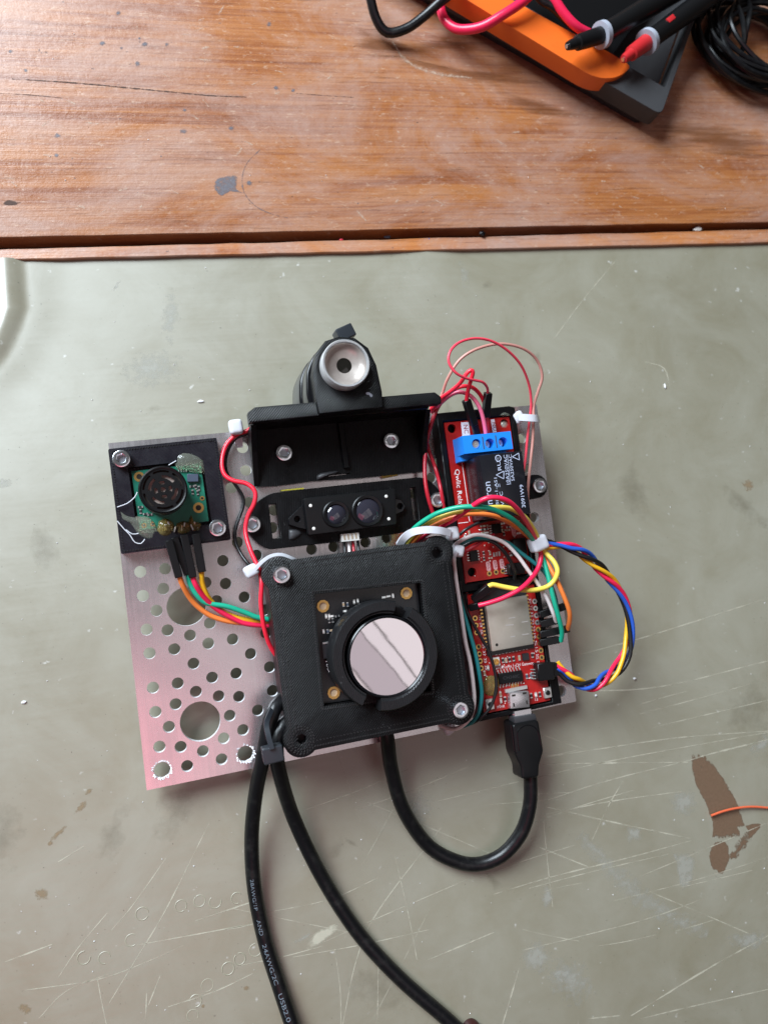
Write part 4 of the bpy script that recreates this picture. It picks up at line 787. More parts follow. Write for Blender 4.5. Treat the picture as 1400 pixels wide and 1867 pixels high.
for x, y in ((1035, 1350), (300, 1500)):
    c = P(*Zg(x, y), PH + 1); bm = new(); box(bm, c, 3.0, 3.8, PH, PH + 1.2); bevel(bm, .15, 1); bt = part(R, 'push_button', bm, M['tin']); bm = new(); lathe(bm, c, [(0, PH + 1.7), (.8, PH + 1.65), (.95, PH + 1.1)], 16); part(R, 'button_cap', bm, M['black'], True, bt)
c, w_, d_, a_ = rect([Zg(545, 1355), Zg(795, 1330), Zg(815, 1535), Zg(570, 1560)], PH + 2.8); bm = new(); box(bm, c, w_, d_, PH, PH + 2.8, a_); bevel(bm, .35, 2); us = part(R, 'usb_socket', bm, M['usbmetal']); ux = c.x
bm = new()
for s in (-1, 1): box(bm, (c.x + s * w_ * .34, c.y - d_ * .22), .55, 1.3, PH + 2.79, PH + 2.84); box(bm, (c.x + s * w_ * .28, c.y + d_ * .36), 1.4, .7, PH + 2.79, PH + 2.84)
part(R, 'latch_slots', bm, M['groove'], False, us)
bm = new(); box(bm, (c.x, c.y + d_ / 2 + .8), w_ * 1.15, 1.2, PH, PH + 1.0); part(R, 'socket_tab', bm, M['tin'], False, us)
bm = new()
for k in range(5): box(bm, (c.x - 1.3 + k * .65, c.y + d_ / 2 + 2.0), .32, 1.4, PH, PH + .2)
part(R, 'socket_pins', bm, M['gold'], False, us)
blob(R, 'glue_blob', [P(*Zg(x, y), PH) for x, y in ((235, 1160), (300, 1130), (390, 1150), (440, 1210), (400, 1290), (390, 1380), (300, 1390), (220, 1350), (215, 1250))], PH + .02, 1.3, M['flux'])
solder(R, 117, 140.5, 4.8, 22.5, 34)
# ================================================================== WIRES
def wire(name, label, pts, r, m, group=None, ends=(), frame='P', step=.9):
    f = P if frame == 'P' else T
    q = [f(*p) for p in pts]; bm = new(); tube(bm, q, r * .93, 10, step)
    if not ends: return single(name, label, 'wire', bm, m, frame, None, group)
    rt_ = root(name, label, 'wire', q[0], frame, group); part(rt_, 'insulation', bm, m)
    for a, b, *k in ends:
        bm = new(); A, B = f(*a), f(*b); sweep(bm, [A, B], rsec(k[0] if k else 2.5, k[1] if len(k) > 1 else 2.5), smooth_pts=False); bevel(bm, .2, 1, 60); part(rt_, 'connector_housing', bm, M['black'])
    return rt_
G = 'loose hookup wires'
# pair between the sonar and the bracket
wire('wire', 'red wire snaking down between ultrasonic sensor and bracket', [(462, 779, 4), (450, 786, 3), (432, 792, 3), (413, 812, 3), (405, 840, 4), (409, 864, 5), (425, 876, 6), (450, 882, 7), (465, 896, 8), (464, 917, 8), (452, 942, 7), (448, 970, 7), (457, 1003, 9), (471, 1035, 11), (477, 1062, 13), (476, 1100, 13), (482, 1145, 12), (495, 1182, 10), (520, 1215, 8)], .82, M['w_red'], G)
wire('wire', 'thin black wire beside the red one between ultrasonic sensor and bracket', [(462, 782, 3), (448, 792, 2), (428, 801, 1.6), (413, 830, 1.4), (413, 860, 1.4), (429, 883, 1.6), (443, 906, 2), (443, 925, 2), (431, 959, 2), (429, 984, 2), (438, 1007, 3), (452, 1027, 5), (475, 1050, 6)], .62, M['w_black'], G)
# ribbon from the sonar
for nm, cmat, pts, A, B in (('orange', 'orange', [(327, 1050, 8), (334, 1068, 7), (348, 1092, 5), (368, 1112, 4), (395, 1127, 3.5), (440, 1136, 3.5), (530, 1140, 3.5)], (308, 985, 8), (327, 1053, 8.2)),
                            ('green', 'mint', [(343, 1046, 6), (346, 1062, 6), (358, 1083, 6), (376, 1099, 5.5), (415, 1106, 6), (450, 1118, 6), (475, 1127, 6), (530, 1134, 5)], (318, 980, 6), (343, 1048, 6)),
                            ('red', 'pinkred', [(352, 1052, 8), (357, 1066, 8), (372, 1088, 6.5), (395, 1110, 5), (430, 1130, 4.5), (460, 1139, 4.5), (530, 1141, 4)], (336, 975, 8.6), (352, 1053, 8.4)),
                            ('yellow', 'amber', [(368, 1041, 8), (369, 1062, 7), (377, 1084, 6), (390, 1101, 4.5), (412, 1118, 4), (450, 1130, 4), (530, 1138, 4)], (357, 973, 8.6), (369, 1043, 8.4))):
    wire('jumper_wire', nm + ' jumper wire plugged into ultrasonic sensor, running under square case', pts, .92, M['w_' + cmat], 'jumper wires of the ultrasonic sensor', [(A, B, 2.5, 2.5)])
# ribbon over the relay
wire('jumper_wire', 'green wire arching over the relay board and down to the right pins', [(728, 1000, 10), (740, 981, 12), (758, 961, 16), (780, 945, 19), (802, 934, 22), (834, 925.5, 25), (866, 924, 27), (898, 928.5, 27), (930, 944, 25), (956, 966, 20), (972, 985, 15), (984, 1003, 12), (991, 1022, 12), (997, 1043, 13), (1003, 1068, 14), (1010, 1097, 14), (1018, 1126, 13), (1024, 1152, 11), (1022, 1169, 9)], .93, M['w_mint'], 'rainbow jumper wires', [((1018, 1166, 8.2), (983, 1172, 7.2), 2.5, 2.5)])
wire('jumper_wire', 'yellow wire arching over relay then curling back below the white tie', [(733, 1004, 9), (745, 985, 11), (762, 967, 14), (784, 952, 17), (812, 939, 20), (844, 931, 23), (876, 928.5, 25), (905, 925, 26), (932, 928, 25), (957, 944, 22), (974, 968, 17), (984, 990, 13.5), (994, 1007, 13), (1010, 1025, 15), (1016, 1043, 16), (1008, 1061, 15), (994, 1071, 14), (972, 1076, 14), (947, 1075, 14), (918, 1070, 13), (897, 1066, 12.5), (888, 1071, 12)], .95, M['w_brightyellow'], 'rainbow jumper wires', [((892, 1069, 12), (862, 1094, 8.5), 2.6, 2.6)])
wire('jumper_wire', 'orange wire under the rainbow arch, hooking outward past the right edge', [(738, 1007, 8), (750, 990, 10), (768, 972, 13), (790, 959, 15), (823, 944, 18), (855, 937, 20), (887, 938, 21), (913, 945, 20), (940, 960, 17), (966, 981, 13), (982, 1000, 11), (992, 1016, 11), (1002, 1035, 12.5), (1014, 1057, 14), (1028, 1088, 14), (1037, 1113, 13), (1038, 1130, 11), (1034, 1148, 8)], .93, M['w_orange'], 'rainbow jumper wires', [((1036, 1146, 7.5), (983, 1157, 7), 2.5, 2.5)])
wire('jumper_wire', 'pink red wire arching over black relay, its end resting by the shield can', [(742, 1008, 7), (756, 993, 9), (775, 975, 11), (800, 962, 13), (830, 945, 19), (858, 925, 26), (880, 911, 30), (902, 907, 31), (926, 914, 30), (946, 932, 27), (964, 960, 20), (976, 983, 15), (985, 1005, 12.5), (984, 1026, 13), (974, 1047, 14), (952, 1071, 16), (920, 1089, 15), (892, 1099, 13.5), (872, 1104, 12)], .95, M['w_pinkred'], 'rainbow jumper wires', [((874, 1103.5, 11), (856, 1108, 8.5), 2.4, 2.4)])
# white / teal / black group
wire('wire', 'white wire crossing the relay board down to the right edge pins', [(822, 1003, 9), (832, 991, 11), (849, 981, 13), (870, 975, 14), (896, 980, 14), (921, 991, 14), (943, 1013, 14), (962, 1039, 14), (981, 1066, 13), (997, 1092, 12), (1008, 1118, 11), (1013, 1134, 9)], .75, M['w_white'], G, [((1014, 1131, 8.4), (984, 1138, 7.2), 2.5, 2.5)])
wire('wire', 'teal wire passing under the white one towards the right edge pins', [(822, 1007, 8), (832, 995, 10), (855, 984.5, 12), (875, 981, 12), (898, 984, 11.5), (926, 990, 11), (949, 1008, 11), (973, 1026, 11), (992, 1043, 11), (1003, 1064, 11), (1012, 1090, 10), (1016, 1112, 8)], .78, M['w_teal'], G, [((1036, 1103, 7.6), (982, 1121, 7.2), 2.5, 2.5)])
wire('wire', 'black wire bending over the red board into the socket between the boards', [(826, 1010, 7), (851, 992, 9), (876, 984, 11), (900, 989, 12), (917, 1004, 12), (930, 1023, 11), (938, 1043, 10), (937, 1056, 8)], .72, M['w_black'], G)
wire('wire', 'short dark red wire tucked under the white wire by the tie', [(845, 1008, 8), (855, 1002, 9), (866, 995, 9.5), (880, 986, 9.5), (900, 975, 8)], .7, M['w_darkred'], G)
wire('wire', 'thin black wire curving below the relay towards the tie head', [(838, 975, 10), (848, 966, 11), (868, 955, 11), (890, 948, 10), (905, 946, 8)], .6, M['w_black'], G)
wire('wire', 'dark red wire pressed along the right edge of the square case', [(837, 1010, 5), (842, 1040, 5), (850, 1080, 5), (857, 1120, 5)], .8, M['w_darkred'], G)
wire('wire', 'white wire running down the right side of the square case', [(826, 1006, 14), (828, 1030, 14), (832, 1062, 14), (840, 1114, 14), (848, 1168, 13.5), (857, 1208, 13), (863, 1252, 13), (864, 1283, 13), (856, 1309, 13), (840, 1325, 12), (822, 1329, 8), (800, 1322, 4)], .78, M['w_white'], G)
wire('wire', 'teal wire running down beside the white one along the case', [(826, 1012, 12), (828, 1040, 12), (833, 1070, 12), (843, 1110, 12), (855, 1150, 11.5), (866, 1189, 11), (874, 1231, 11), (878, 1266, 10), (873, 1298, 9), (861, 1316, 7), (845, 1324, 4)], .78, M['w_teal'], G)
wire('wire', 'thin black wire bowing over the lower red board edge', [(838, 1060, 8), (843, 1090, 9), (850, 1113, 9.5), (871, 1152, 10), (891, 1189, 10), (902, 1226, 10), (904, 1257, 10), (894, 1289, 9.5), (874, 1311, 8), (858, 1320, 5)], .6, M['w_black'], G)
# power wires at the top
wire('wire', 'thin salmon wire making the tall loop above the relay board', [(889, 718, 16), (888, 707, 18), (880, 697, 20), (864, 693, 21), (848, 689, 22), (830, 679, 23), (818, 660, 23), (821, 640, 23), (838, 624, 22), (866, 617, 21), (896, 622, 20), (926, 640, 18), (950, 667, 15), (964, 702, 11), (968, 735, 8), (965, 765, 6), (961, 800, 5), (957, 840, 4), (951, 880, 3.5), (950, 905, 3.5)], .52, M['w_salmon'], G, [((889.5, 716, 16), (885, 760, 11.5), 2.5, 2.5)])
wire('wire', 'thin copper brown wire looping widest above the relay board', [(798, 737, 6), (807, 715, 8), (816, 690, 11), (838, 656, 14), (870, 636, 16), (912, 627, 16), (952, 635, 15), (978, 656, 13), (988, 686, 11), (981, 712, 9), (973, 738, 7.5), (972, 762, 7), (971, 800, 6), (967, 840, 5.5), (963, 880, 5), (962, 915, 5), (965, 945, 4)], .58, M['w_copper'], G)
wire('wire', 'red wire with a pointed kink above the black connector', [(786, 745, 8), (804, 726, 12), (822, 713, 16), (838, 699, 19), (850, 682, 21), (858, 675, 22), (862, 679, 22), (857, 697, 20), (852, 716, 17), (850, 732, 15)], .78, M['w_red'], G, [((849.5, 729, 14.8), (864, 775, 11), 2.6, 2.6), ((864, 772, 10.5), (872, 800, 8.4), 2.4, 1.5)])
wire('wire', 'red wire bending down behind the right black connector', [(785, 748, 6), (804, 728, 10), (825, 712, 14), (843, 704.5, 16), (861, 706.5, 16), (876, 721, 14), (884, 742, 12), (888, 775, 10), (890, 800, 9)], .78, M['w_red'], G)
wire('wire', 'red wire dropping into the middle of the blue terminal', [(785, 752, 5), (804, 734, 8), (822, 720, 11), (839, 715, 13), (858, 722, 14), (873, 741, 14), (881, 765, 13), (886, 795, 11.5)], .8, M['w_rose'], G)
wire('wire', 'dark red wire running down beside the right bracket edge', [(808, 728, 7), (797, 745, 6.5), (787, 770, 6), (779, 800, 5), (774.5, 840, 5), (775, 875, 6), (780, 905, 6.5), (790, 938, 5), (797, 960, 3)], .8, M['w_darkred'], G)
wire('wire', 'dark red wire slanting between the bracket and relay tray', [(777, 800, 2.5), (783, 825, 2.5), (794, 855, 2.5), (803, 890, 6.5), (809, 925, 6), (815, 955, 4)], .75, M['w_darkred'], G)
for k, (nm, x) in enumerate((('black', 625), ('white', 633), ('dark red', 641), ('thin black', 650))):
    wire('wire', nm + ' wire leaving the pale plug of the twin lens module', [(x + 2, 984, 5), (x + 3, 993, 4.5), (x + 4, 1004, 5), (x + 5, 1025, 7)], .55, M['w_' + ('black', 'white', 'darkred', 'black')[k]], G)
# twisted harness
ctr = [P(*q) for q in [(985, 992, 12), (1005, 993, 12.5), (1030, 996, 13), (1056, 1005, 13), (1082, 1025, 12), (1104, 1047, 11), (1126, 1073, 10), (1140, 1100, 9), (1147, 1130, 8.5), (1147, 1160, 8), (1142, 1190, 8), (1128, 1215, 8), (1106, 1235, 8.5), (1080, 1250, 9), (1058, 1247, 9), (1038, 1235, 9), (1024, 1223, 8.8), (1012, 1216, 8.6)]]
cs = spline(ctr, 1.5); n = len(cs)
for k, nm in enumerate(('black', 'blue', 'red', 'yellow')):
    pts = []
    for i, p in enumerate(cs):
        t = (cs[min(i + 1, n - 1)] - cs[max(i - 1, 0)]).normalized(); s = t.cross(Vector((0, 0, 1))).normalized(); u = s.cross(t); f = i / (n - 1)
        ph = -0.4 + math.pi / 2 * k + 2 * math.pi * 3.0 * max(0, f - .10) * (1 + .15 * math.sin(7 * f)); am = 1.35 + .55 * math.sin(f * 9.0 + 1) * math.sin(math.pi * f)
        lin = (k - 1.5) * 1.5; wgt = max(0, 1 - f / .12); w2 = max(0, 1 - (1 - f) / .10)
        pts.append(p + s * (math.cos(ph) * am * (1 - wgt) + lin * wgt * .8) * (1 - w2) + s * w2 * lin * .85 + u * math.sin(ph) * am * (1 - wgt) * (1 - w2))
    bm = new(); tube(bm, pts[::2] + [pts[-1]], .80, 10, 1.0)
    single('harness_wire', nm + ' wire of the twisted harness looping off the plate', 'wire', bm, M['w_' + {'black': 'black', 'blue': 'blue', 'red': 'pinkred', 'yellow': 'amber'}[nm]], 'P', None, 'twisted four wire harness')
# ================================================================== CABLE TIES
def tie(label, head, hw, hd, ang, strap, m='nylon', h=6.0, hh=4.2, group='white cable ties', sw=2.5, bev=1.4):
    c = P(*head, h + hh); rt_ = root('cable_tie', label, 'cable tie', (c.x, c.y, h), 'P', group)
    bm = new(); box(bm, c, hw, hd, h, h + hh, ang); bevel(bm, bev, 4); part(rt_, 'head', bm, M[m])
    if strap: bm = new(); sweep(bm, [P(*q) for q in strap], rsec(sw, 1.0) if sw > 0 else rsec(1.0, -sw)); part(rt_, 'strap', bm, M[m])
tie('white cable tie holding the red and black pair at the plate edge', (431, 777), 4.6, 5.0, .05, [(433, 783, 2.5), (435, 800, .9), (436, 815, -1.2)], h=2.0, sw=2.6)
tie('white cable tie looped round the upper left ear of the square case', (459, 1041), 4.6, 4.0, .35, [(466, 1037, 14), (478, 1024, 15), (494, 1013.5, 15), (512, 1011, 15), (532, 1018, 14), (545, 1026, 12)], h=11, sw=-2.5)
tie('white cable tie strapped across the rainbow wires above the case', (828, 972), 4.2, 4.6, .05, [(728, 993, 14), (737, 980, 17), (752, 970, 19.5), (775, 966, 21), (800, 967, 21), (820, 972, 19)], h=14, sw=2.4)
tie('white cable tie head beside the upper right ear of the square case', (838, 1004), 4.0, 4.2, -.35, [(832, 1003, 15), (827, 1012, 14), (826, 1030, 12)], h=11, sw=-2.5)
tie('white cable tie clamping the rainbow wires and twisted harness together', (986, 990.5), 6.4, 5.4, .25, [(970, 996, 13), (985, 992, 12)], h=11, hh=5.0, sw=3.2)
tie('white cable tie pinching red and copper wires beside the relay tray', (947, 760), 4.4, 4.4, .4, [(944, 761, 9), (962, 762, 9.6), (976, 763, 9), (981, 764, 5)], h=4, hh=3.2, sw=2.6)
tie('white cable tie nub peeking out under the lower right case corner', (822, 1331), 4.5, 3.2, .5, None, h=1.0, hh=3)
tie('black cable tie with square head cinching the two cables by the case', (499, 1377), 6.3, 5.0, .05, [(496, 1366, 24), (489, 1340, 23), (486, 1318, 21), (495, 1294, 16)], 'blacknylon', h=18.5, hh=5.0, group='black cable ties', sw=1.5, bev=.5)
tie('black cable tie head standing on top of the webcam', (631, 605), 6.0, 4.4, .35, [(629, 615, 21), (627, 630, 22)], 'blacknylon', h=14, hh=6, group='black cable ties', sw=3, bev=.5)
# ================================================================== CABLES
def cable(label, pts, r=2.4, extra=None):
    q = [T(x, y, h - 4.0 * max(0, min(1, (h - 6) / 10))) for x, y, h in pts]; rt_ = root('usb_cable', label, 'cable', q[len(q) // 2], 'T', 'black usb cables'); bm = new(); tube(bm, q, r, 18, 2.0); part(rt_, 'jacket', bm, M['cable']); return rt_, q
ra, qa = cable('thick black cable with printed lettering running down from the case', [(545, 1262, 22), (520, 1272, 25), (502, 1290, 28), (490, 1325, 28), (479, 1385, 25), (466, 1450, 18), (459, 1530, 9), (464, 1620, 4.5), (483, 1715, 3), (508, 1795, 3), (536, 1880, 4), (565, 1970, 4), (620, 2130, 3), (690, 2330, 2.6)])
rb, qb = cable('thick black cable sweeping diagonally down to the lower edge', [(560, 1300, 22), (528, 1310, 26), (510, 1335, 28), (504, 1365, 27), (510, 1410, 23), (535, 1490, 13), (585, 1595, 5), (650, 1697, 2.8), (725, 1780, 2.6), (805, 1850, 2.6), (900, 1930, 2.6), (1060, 2030, 2.6), (1260, 2110, 2.6)])
bm = new(); lathe(bm, T(863, 1882, 3), [(0, 5.0), (2.2, 4.4), (3.2, 3), (3.2, 0), (0, 0)], 20); single('cable_end', 'dark red cable tip just entering at the bottom edge', 'cable', bm, M['w_maroon'], 'T')
rc_, qc = cable('black cable making a deep bend up into the micro plug', [(694, 1290, 21), (699, 1315, 21), (706, 1347, 20), (713, 1400, 15), (734, 1473, 7.5), (775, 1536, 3.2), (820, 1566, 2.6), (868, 1576, 2.8), (915, 1559, 5), (950, 1518, 9), (965, 1470, 13), (967, 1430, 15.5), (966, 1405, 16.5)], 2.5)
# printing on the left cable
sp = spline(qa, 1.0)
def cable_text(body, px_a, px_b, hgt):
    vs_, fs = glyphs(body); A, B = T(*px_a, 5.4), T(*px_b, 5.4)
    def near(p): return min(range(len(sp)), key=lambda i: (sp[i].xy - p.xy).length)
    i0, i1 = near(A), near(B); bm = new(); ym = max(p.y for p in vs_); q = []
    for p in vs_:
        f = i0 + (i1 - i0) * p.x; i = int(max(1, min(len(sp) - 2, f))); c = sp[i].lerp(sp[i + 1], f - i); t = (sp[i + 1] - sp[i - 1]).normalized(); s = t.cross(Vector((0, 0, 1))).normalized(); u = s.cross(t)
        th = math.radians(-28) + (p.y / ym * hgt / 2.4); q.append(bm.verts.new(c + (s * -math.sin(th) + u * math.cos(th)) * 2.44))
    for f in fs:
        try: bm.faces.new([q[i] for i in f])
        except ValueError: pass
    part(ra, 'lettering', bm, M['cableprint'], False, norm=False)
cable_text('28AWG/1P', (476, 1595), (484, 1650), 1.1); cable_text('AND', (486, 1672), (492, 1697), 1.2); cable_text('24AWG/2C', (497, 1716), (521, 1788), 1.3); cable_text('USB2.0', (526, 1808), (542, 1857), 1.4)
# micro plug
Rp = root('usb_plug', 'black moulded micro plug pushed into the red gateway board', 'plug', P(960, 1360, 3))
top = [(q.x, q.y) for q in (P(x, y, 10.5) for x, y in ((933, 1319), (982, 1310), (992, 1369), (983.5, 1397), (983, 1419), (951, 1423), (949.5, 1400), (938, 1376)))]
bm = new(); prism(bm, rounded(top, 1.2, 3), 2.6, 10.5, .96); bevel(bm, .8, 3, 50); pb = part(Rp, 'overmould', bm, M['black'])
bm = new(); tube(bm, [P(890 + x / 10.77, 1290 + y / 10.77, 10.45) for x, y in ((600, 850), (575, 650), (565, 500), (610, 420), (690, 365), (780, 342), (880, 370), (960, 450), (995, 580), (1035, 740))], .22, 8); part(Rp, 'grip_ridge', bm, M['blackgloss'], True, pb)
bm = new(); tube(bm, [P(890 + x / 10.77, 1290 + y / 10.77, 10.3) for x, y in ((445, 345), (480, 600), (515, 870), (590, 880))], .22, 8); part(Rp, 'grip_ridge', bm, M['blackgloss'], True, pb)
c, w_, d_, a_ = rect([(936, 1300), (966, 1295), (970, 1309), (940, 1315)], 8); bm = new(); box(bm, c, w_, d_ + 1, 6.2, 8.2, a_); part(Rp, 'metal_tip', bm, M['usbmetal'], False)
bm = new(); q = [(v.x, v.y) for v in (P(x, y, 9.5) for x, y in ((937, 1309), (976, 1302), (979, 1313), (939, 1321)))]; prism(bm, q, 4, 9.4); bevel(bm, .4, 2); part(Rp, 'neck', bm, M['darkgrey'])
# ================================================================== MULTIMETER
def TB(x, y, h): return T(x, y, BZ + h)
HB, HT = 6.5, 13.5
mb = TB(1188, 228, HB); dirL = (TB(819, 16, HB) - mb).normalized(); dirR = (TB(1362, 0, HB) - mb).normalized(); dirR = (dirR - dirL * dirR.dot(dirL)).normalized()
def MP(u, v): return mb + dirL * u + dirR * v
def xy(l): return [(p.x, p.y) for p in l]
R = root('multimeter', 'orange and charcoal multimeter with its probes at the upper right', 'multimeter', MP(60, 40), 'T')
A_ = TB(1213, 160, HT); i_ = [A_, A_ + dirL * 170, A_ + dirL * 170 + dirR * 78, A_ + dirR * 78]
o_ = [MP(0, 0), MP(190, 0), MP(190, 92), MP(0, 92)]
bm = new(); holed(bm, rounded(xy(o_), 3.5, 4), [xy(i_)], BZ + HB - 1.5, BZ + HT); bevel(bm, .9, 3, 50); part(R, 'holster', bm, M['rubber'])
bm = new(); prism(bm, rounded(xy([MP(3, 3), MP(187, 3), MP(187, 89), MP(3, 89)]), 4, 4), BZ + .02, BZ + HB - 1.4); part(R, 'holster_floor', bm, M['rubber'], False)
bm = new(); prism(bm, rounded(xy([TB(x, y, HT + 2.5) for x, y in ((700, -93), (852, 0), (1074, 136), (1097, 143), (1122, 142), (1140, 132), (1150, 120), (1120, 100), (1040, 58), (935, 0), (780, -85))]), 4, 5), BZ + 8, BZ + HT + 2.5); bevel(bm, .9, 3, 50); part(R, 'orange_shell', bm, M['orange_case'])
bm = new(); prism(bm, xy([TB(x, y, HT - 2) for x, y in ((780, -85), (935, 3), (1040, 62), (1115, 104), (1230, -60), (1100, -160), (900, -200))]), BZ + 6, BZ + HT - 2); bevel(bm, 1.0, 2, 50); part(R, 'face', bm, M['black'])
def probe(label, tip, col, back, mm, accent):
    a, b, e = TB(*tip), TB(*col), TB(*back); rt_ = root('test_probe', label, 'probe', b, 'T', 'multimeter test probes'); d = (b - a).normalized()
    bm = new(); sweep(bm, [a, a + d * 2.0, a + d * 5, a + d * 5.4, b - d * .5], csec(1, 16), radius=[1.6, 2.0, 2.2, 3.0, 3.4], smooth_pts=False); part(rt_, 'tip_guard', bm, mm)
    bm = new(); sweep(bm, [a - d * .6, a + d * 1], csec(.8, 10), radius=[1, 1], smooth_pts=False); part(rt_, 'needle', bm, M['steel'])
    bm = new(); sweep(bm, [b - d * .6, b - d * .5, b + d * 1.6, b + d * 1.7], csec(1, 28), radius=[4.0, 5.2, 5.2, 4.0], smooth_pts=False); part(rt_, 'collar', bm, M['probegrey'])
    e2 = (e - b).normalized(); bm = new(); sweep(bm, [b + e2 * 1.2, b + e2 * 8, b + e2 * 30, b + e2 * 70, b + e2 * 85], csec(1, 18), radius=[4.2, 3.9, 4.4, 4.4, 3.0], smooth_pts=False); h_ = part(rt_, 'handle', bm, M['black'])
    if accent:
        for k in (14, 42):
            bm = new(); s = e2.cross(Vector((0, 0, 1))).normalized(); up_ = s.cross(e2); lathe_c = b + e2 * k + (up_ * .75 - s * .2).normalized() * 3.8; box(bm, lathe_c, 4.5, 2.2, lathe_c.z - .8, lathe_c.z + .6, math.atan2(e2.y, e2.x)); bevel(bm, .4, 2); part(rt_, 'grip_inlay', bm, M['probered'], True, h_)
probe('black test probe with grey collar leaning on the orange meter', (1034, 84, 24), (1095, 64, 23), (1195, 5, 22), M['black'], False); probe('red test probe with grey collar at the meter corner', (1136, 108, 22), (1178, 77, 21), (1290, -5, 20), M['probered'], True)
bm = new(); tube(bm, [TB(*p) for p in ((800, -30, 9), (802, 5, 9), (808, 32, 8), (826, 50, 9), (848, 54, 11), (880, 48, 15), (915, 28, 19), (950, 5, 21), (985, -25, 22))], 1.9, 12, 1.5); single('probe_lead', 'red lead looping out over the orange meter edge', 'lead', bm, M['w_pinkred'], 'T', None, 'multimeter leads')
bm = new(); tube(bm, [TB(*p) for p in ((985, -40, 22), (1008, -5, 22), (1028, 25, 21), (1050, 48, 20), (1075, 62, 18), (1100, 72, 14))], 1.9, 12, 1.5); single('probe_lead', 'red lead passing behind the black probe collar', 'lead', bm, M['w_pinkred'], 'T', None, 'multimeter leads')
bm = new(); tube(bm, [TB(*p) for p in ((668, -40, 12), (675, -5, 10), (684, 30, 7), (698, 54, 5), (715, 60, 5), (745, 50, 7), (775, 28, 10), (803, 3, 14), (840, -25, 20))], 1.9, 12, 1.5); single('probe_lead', 'black lead drooping onto the wood left of the meter', 'lead', bm, M['cable'], 'T', None, 'multimeter leads')
bm = new(); tube(bm, [TB(*p) for p in ((960, -30, 20), (985, 0, 20), (1005, 12, 20), (1030, 35, 18), (1052, 55, 15))], 1.6, 12, 1.5); single('probe_lead', 'thin black lead beside the red one inside the meter holster', 'lead', bm, M['cable'], 'T', None, 'multimeter leads')
# coiled lead
cc = TB(1368, 96, 2); pts = []; NT = 15
for i in range(NT * 22):
    t = i / 22 * 2 * math.pi; k = i / (NT * 22); q = math.sin(k * 37 + 1.3 * math.sin(k * 11)); rr = 1 + .16 * q + .06 * math.sin(t * 2 + k * 19)
    a = .35 + .25 * math.sin(k * 23); ex, ey = 27 * rr * math.cos(t), 19.5 * rr * math.sin(t)
    pts.append(cc + Vector((ex * math.cos(a) + ey * math.sin(a) * .6 + 4 * math.sin(k * 29), -ex * math.sin(a) * .6 + ey * math.cos(a) + 3 * math.sin(k * 17), 1.4 + 10 * (0.5 + .5 * math.sin(k * 41 + t * .13)))))
Rk = root('coiled_lead', 'black thin cable coiled on the wood right of the meter', 'cable coil', cc, 'T'); bm = new(); tube(bm, pts, 1.05, 8, 2.2); part(Rk, 'coil', bm, M['cable'])
bm = new(); tube(bm, [TB(*p) for p in ((1352, 95, 9), (1356, 60, 13), (1350, 25, 14), (1342, 5, 13), (1352, -8, 12), (1366, 10, 13), (1362, 45, 13), (1354, 90, 7))], 1.1, 8, 1.5); part(Rk, 'binding_loop', bm, M['cable'])
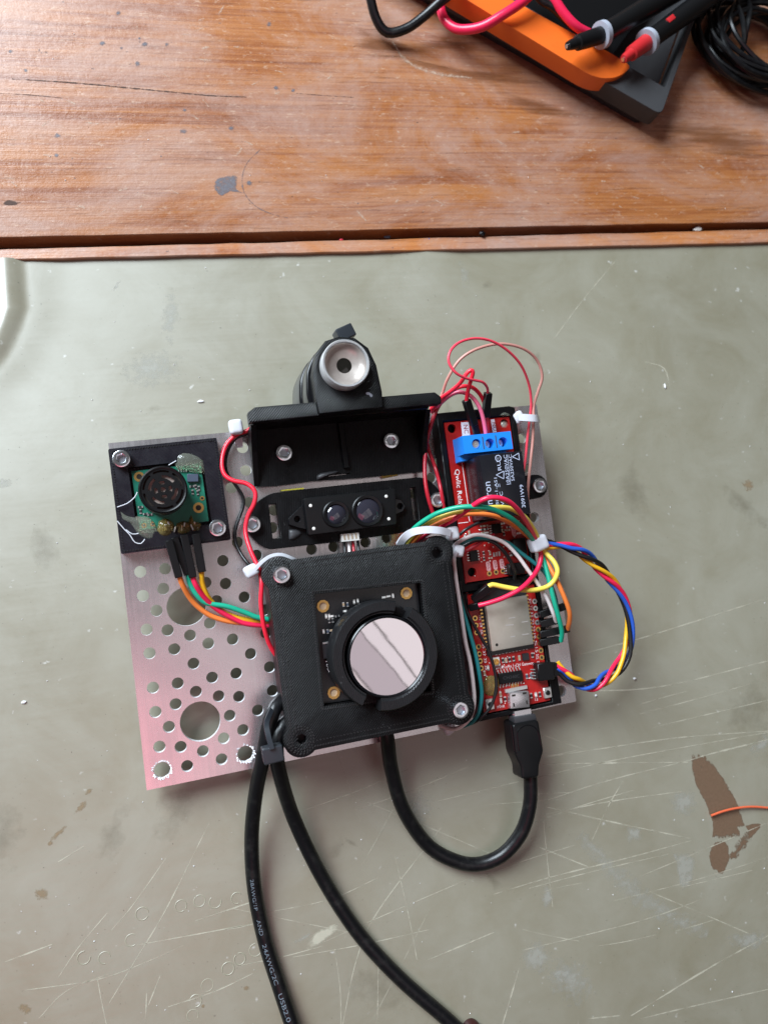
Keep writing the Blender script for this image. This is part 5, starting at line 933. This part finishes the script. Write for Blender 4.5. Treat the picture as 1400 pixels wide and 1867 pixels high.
# ================================================================== SMALL THINGS
bm = new(); tube(bm, [T(1296, 1487, 1.2), T(1318, 1479, 1.4), T(1345, 1473, 1.4), T(1375, 1471, 1.2), T(1420, 1475, 1.0)], .45, 10); single('wire_offcut', 'short orange wire offcut lying across the brown stain', 'wire', bm, M['w_offcut'], 'T')
def crumb(label, p, sz, m, cat='crumb', name='plastic_crumb', group=None):
    bm = new(); bmesh.ops.create_icosphere(bm, subdivisions=1, radius=1)
    for v in bm.verts: v.co = Vector((v.co.x * sz[0] * random.uniform(.6, 1.2), v.co.y * sz[1] * random.uniform(.6, 1.2), v.co.z * sz[2] * random.uniform(.6, 1.1) + sz[2] * .8)) + p
    return single(name, label, cat, bm, m, 'T', None, group, smooth=False)
crumb('small black plastic bit lodged in the bench groove', T(877, 428, 1.5), (1.6, 1.2, 1.2), M['blackgloss']); crumb('tiny blue bit at the edge of the bench groove', T(781, 437, 1.0), (.7, .5, .4), M['blueip']); crumb('tiny red bit at the edge of the bench groove', T(622, 438, 1.0), (1.1, .5, .4), M['redip'])
crumb('dark bit in the groove left of the black one', T(706, 433, 0), (2, .7, .5), M['bluegrey']); crumb('fluffy pale debris in the groove at the far right', T(1270, 419, .8), (2.6, 1.3, .8), M['scuff'] if False else M['white'])
crumb('white plastic shaving left of the bracket on the sheet', T(366, 732), (1.3, .5, .4), M['dust'], 'shaving', 'plastic_shaving'); crumb('white plastic shaving on the sheet right of the wire loops', T(1211, 705), (.5, 1.3, .4), M['dust'], 'shaving', 'plastic_shaving'); crumb('white crumb beside the twisted harness on the sheet', T(1155, 1237), (.6, .6, .6), M['dust']); crumb('white crumb just below the harness loop', T(1085, 1268), (.6, .5, .5), M['dust']); crumb('white crumb on the sheet left of the plate', T(44, 1280), (1.0, .6, .4), M['dust'])
bm = new()
def fleck(p, s):
    a = random.uniform(0, 6.28); k = len(bm.verts); q = [bm.verts.new(p + V(s * random.uniform(.5, 1) * math.cos(a + i * 2.09), s * random.uniform(.5, 1) * math.sin(a + i * 2.09), .06)) for i in range(3)]; t = bm.verts.new(p + V(0, 0, .06 + s * .6))
    for i in range(3): bm.faces.new((q[i], q[(i + 1) % 3], t))
    bm.faces.new(q[::-1])
for k in range(170):
    x, y = random.uniform(5, 1395), random.uniform(480, 1860); p = T(x, y)
    if foldz(p.x, p.y) > .05: continue
    fleck(p, random.choice((.18, .22, .28, .4)))
for k in range(60):
    x, y = random.uniform(5, 1395), random.uniform(10, 400); fleck(T(x, y, BZ), random.choice((.2, .25, .4)))
single('dust_specks', 'pale dust and shavings scattered over bench and sheet', 'dust', bm, M['dust'], 'T', (0, 0, 0), None, 'stuff', False)
bm = new()
for k in range(120):
    x, y = random.uniform(5, 1395), random.uniform(480, 1860); p = T(x, y)
    if foldz(p.x, p.y) > .05: continue
    fleck(p, random.choice((.12, .16, .2)))
single('grit_specks', 'dark grit scattered over the grey sheet', 'grit', bm, M['grit'], 'T', (0, 0, 0), None, 'stuff', False)
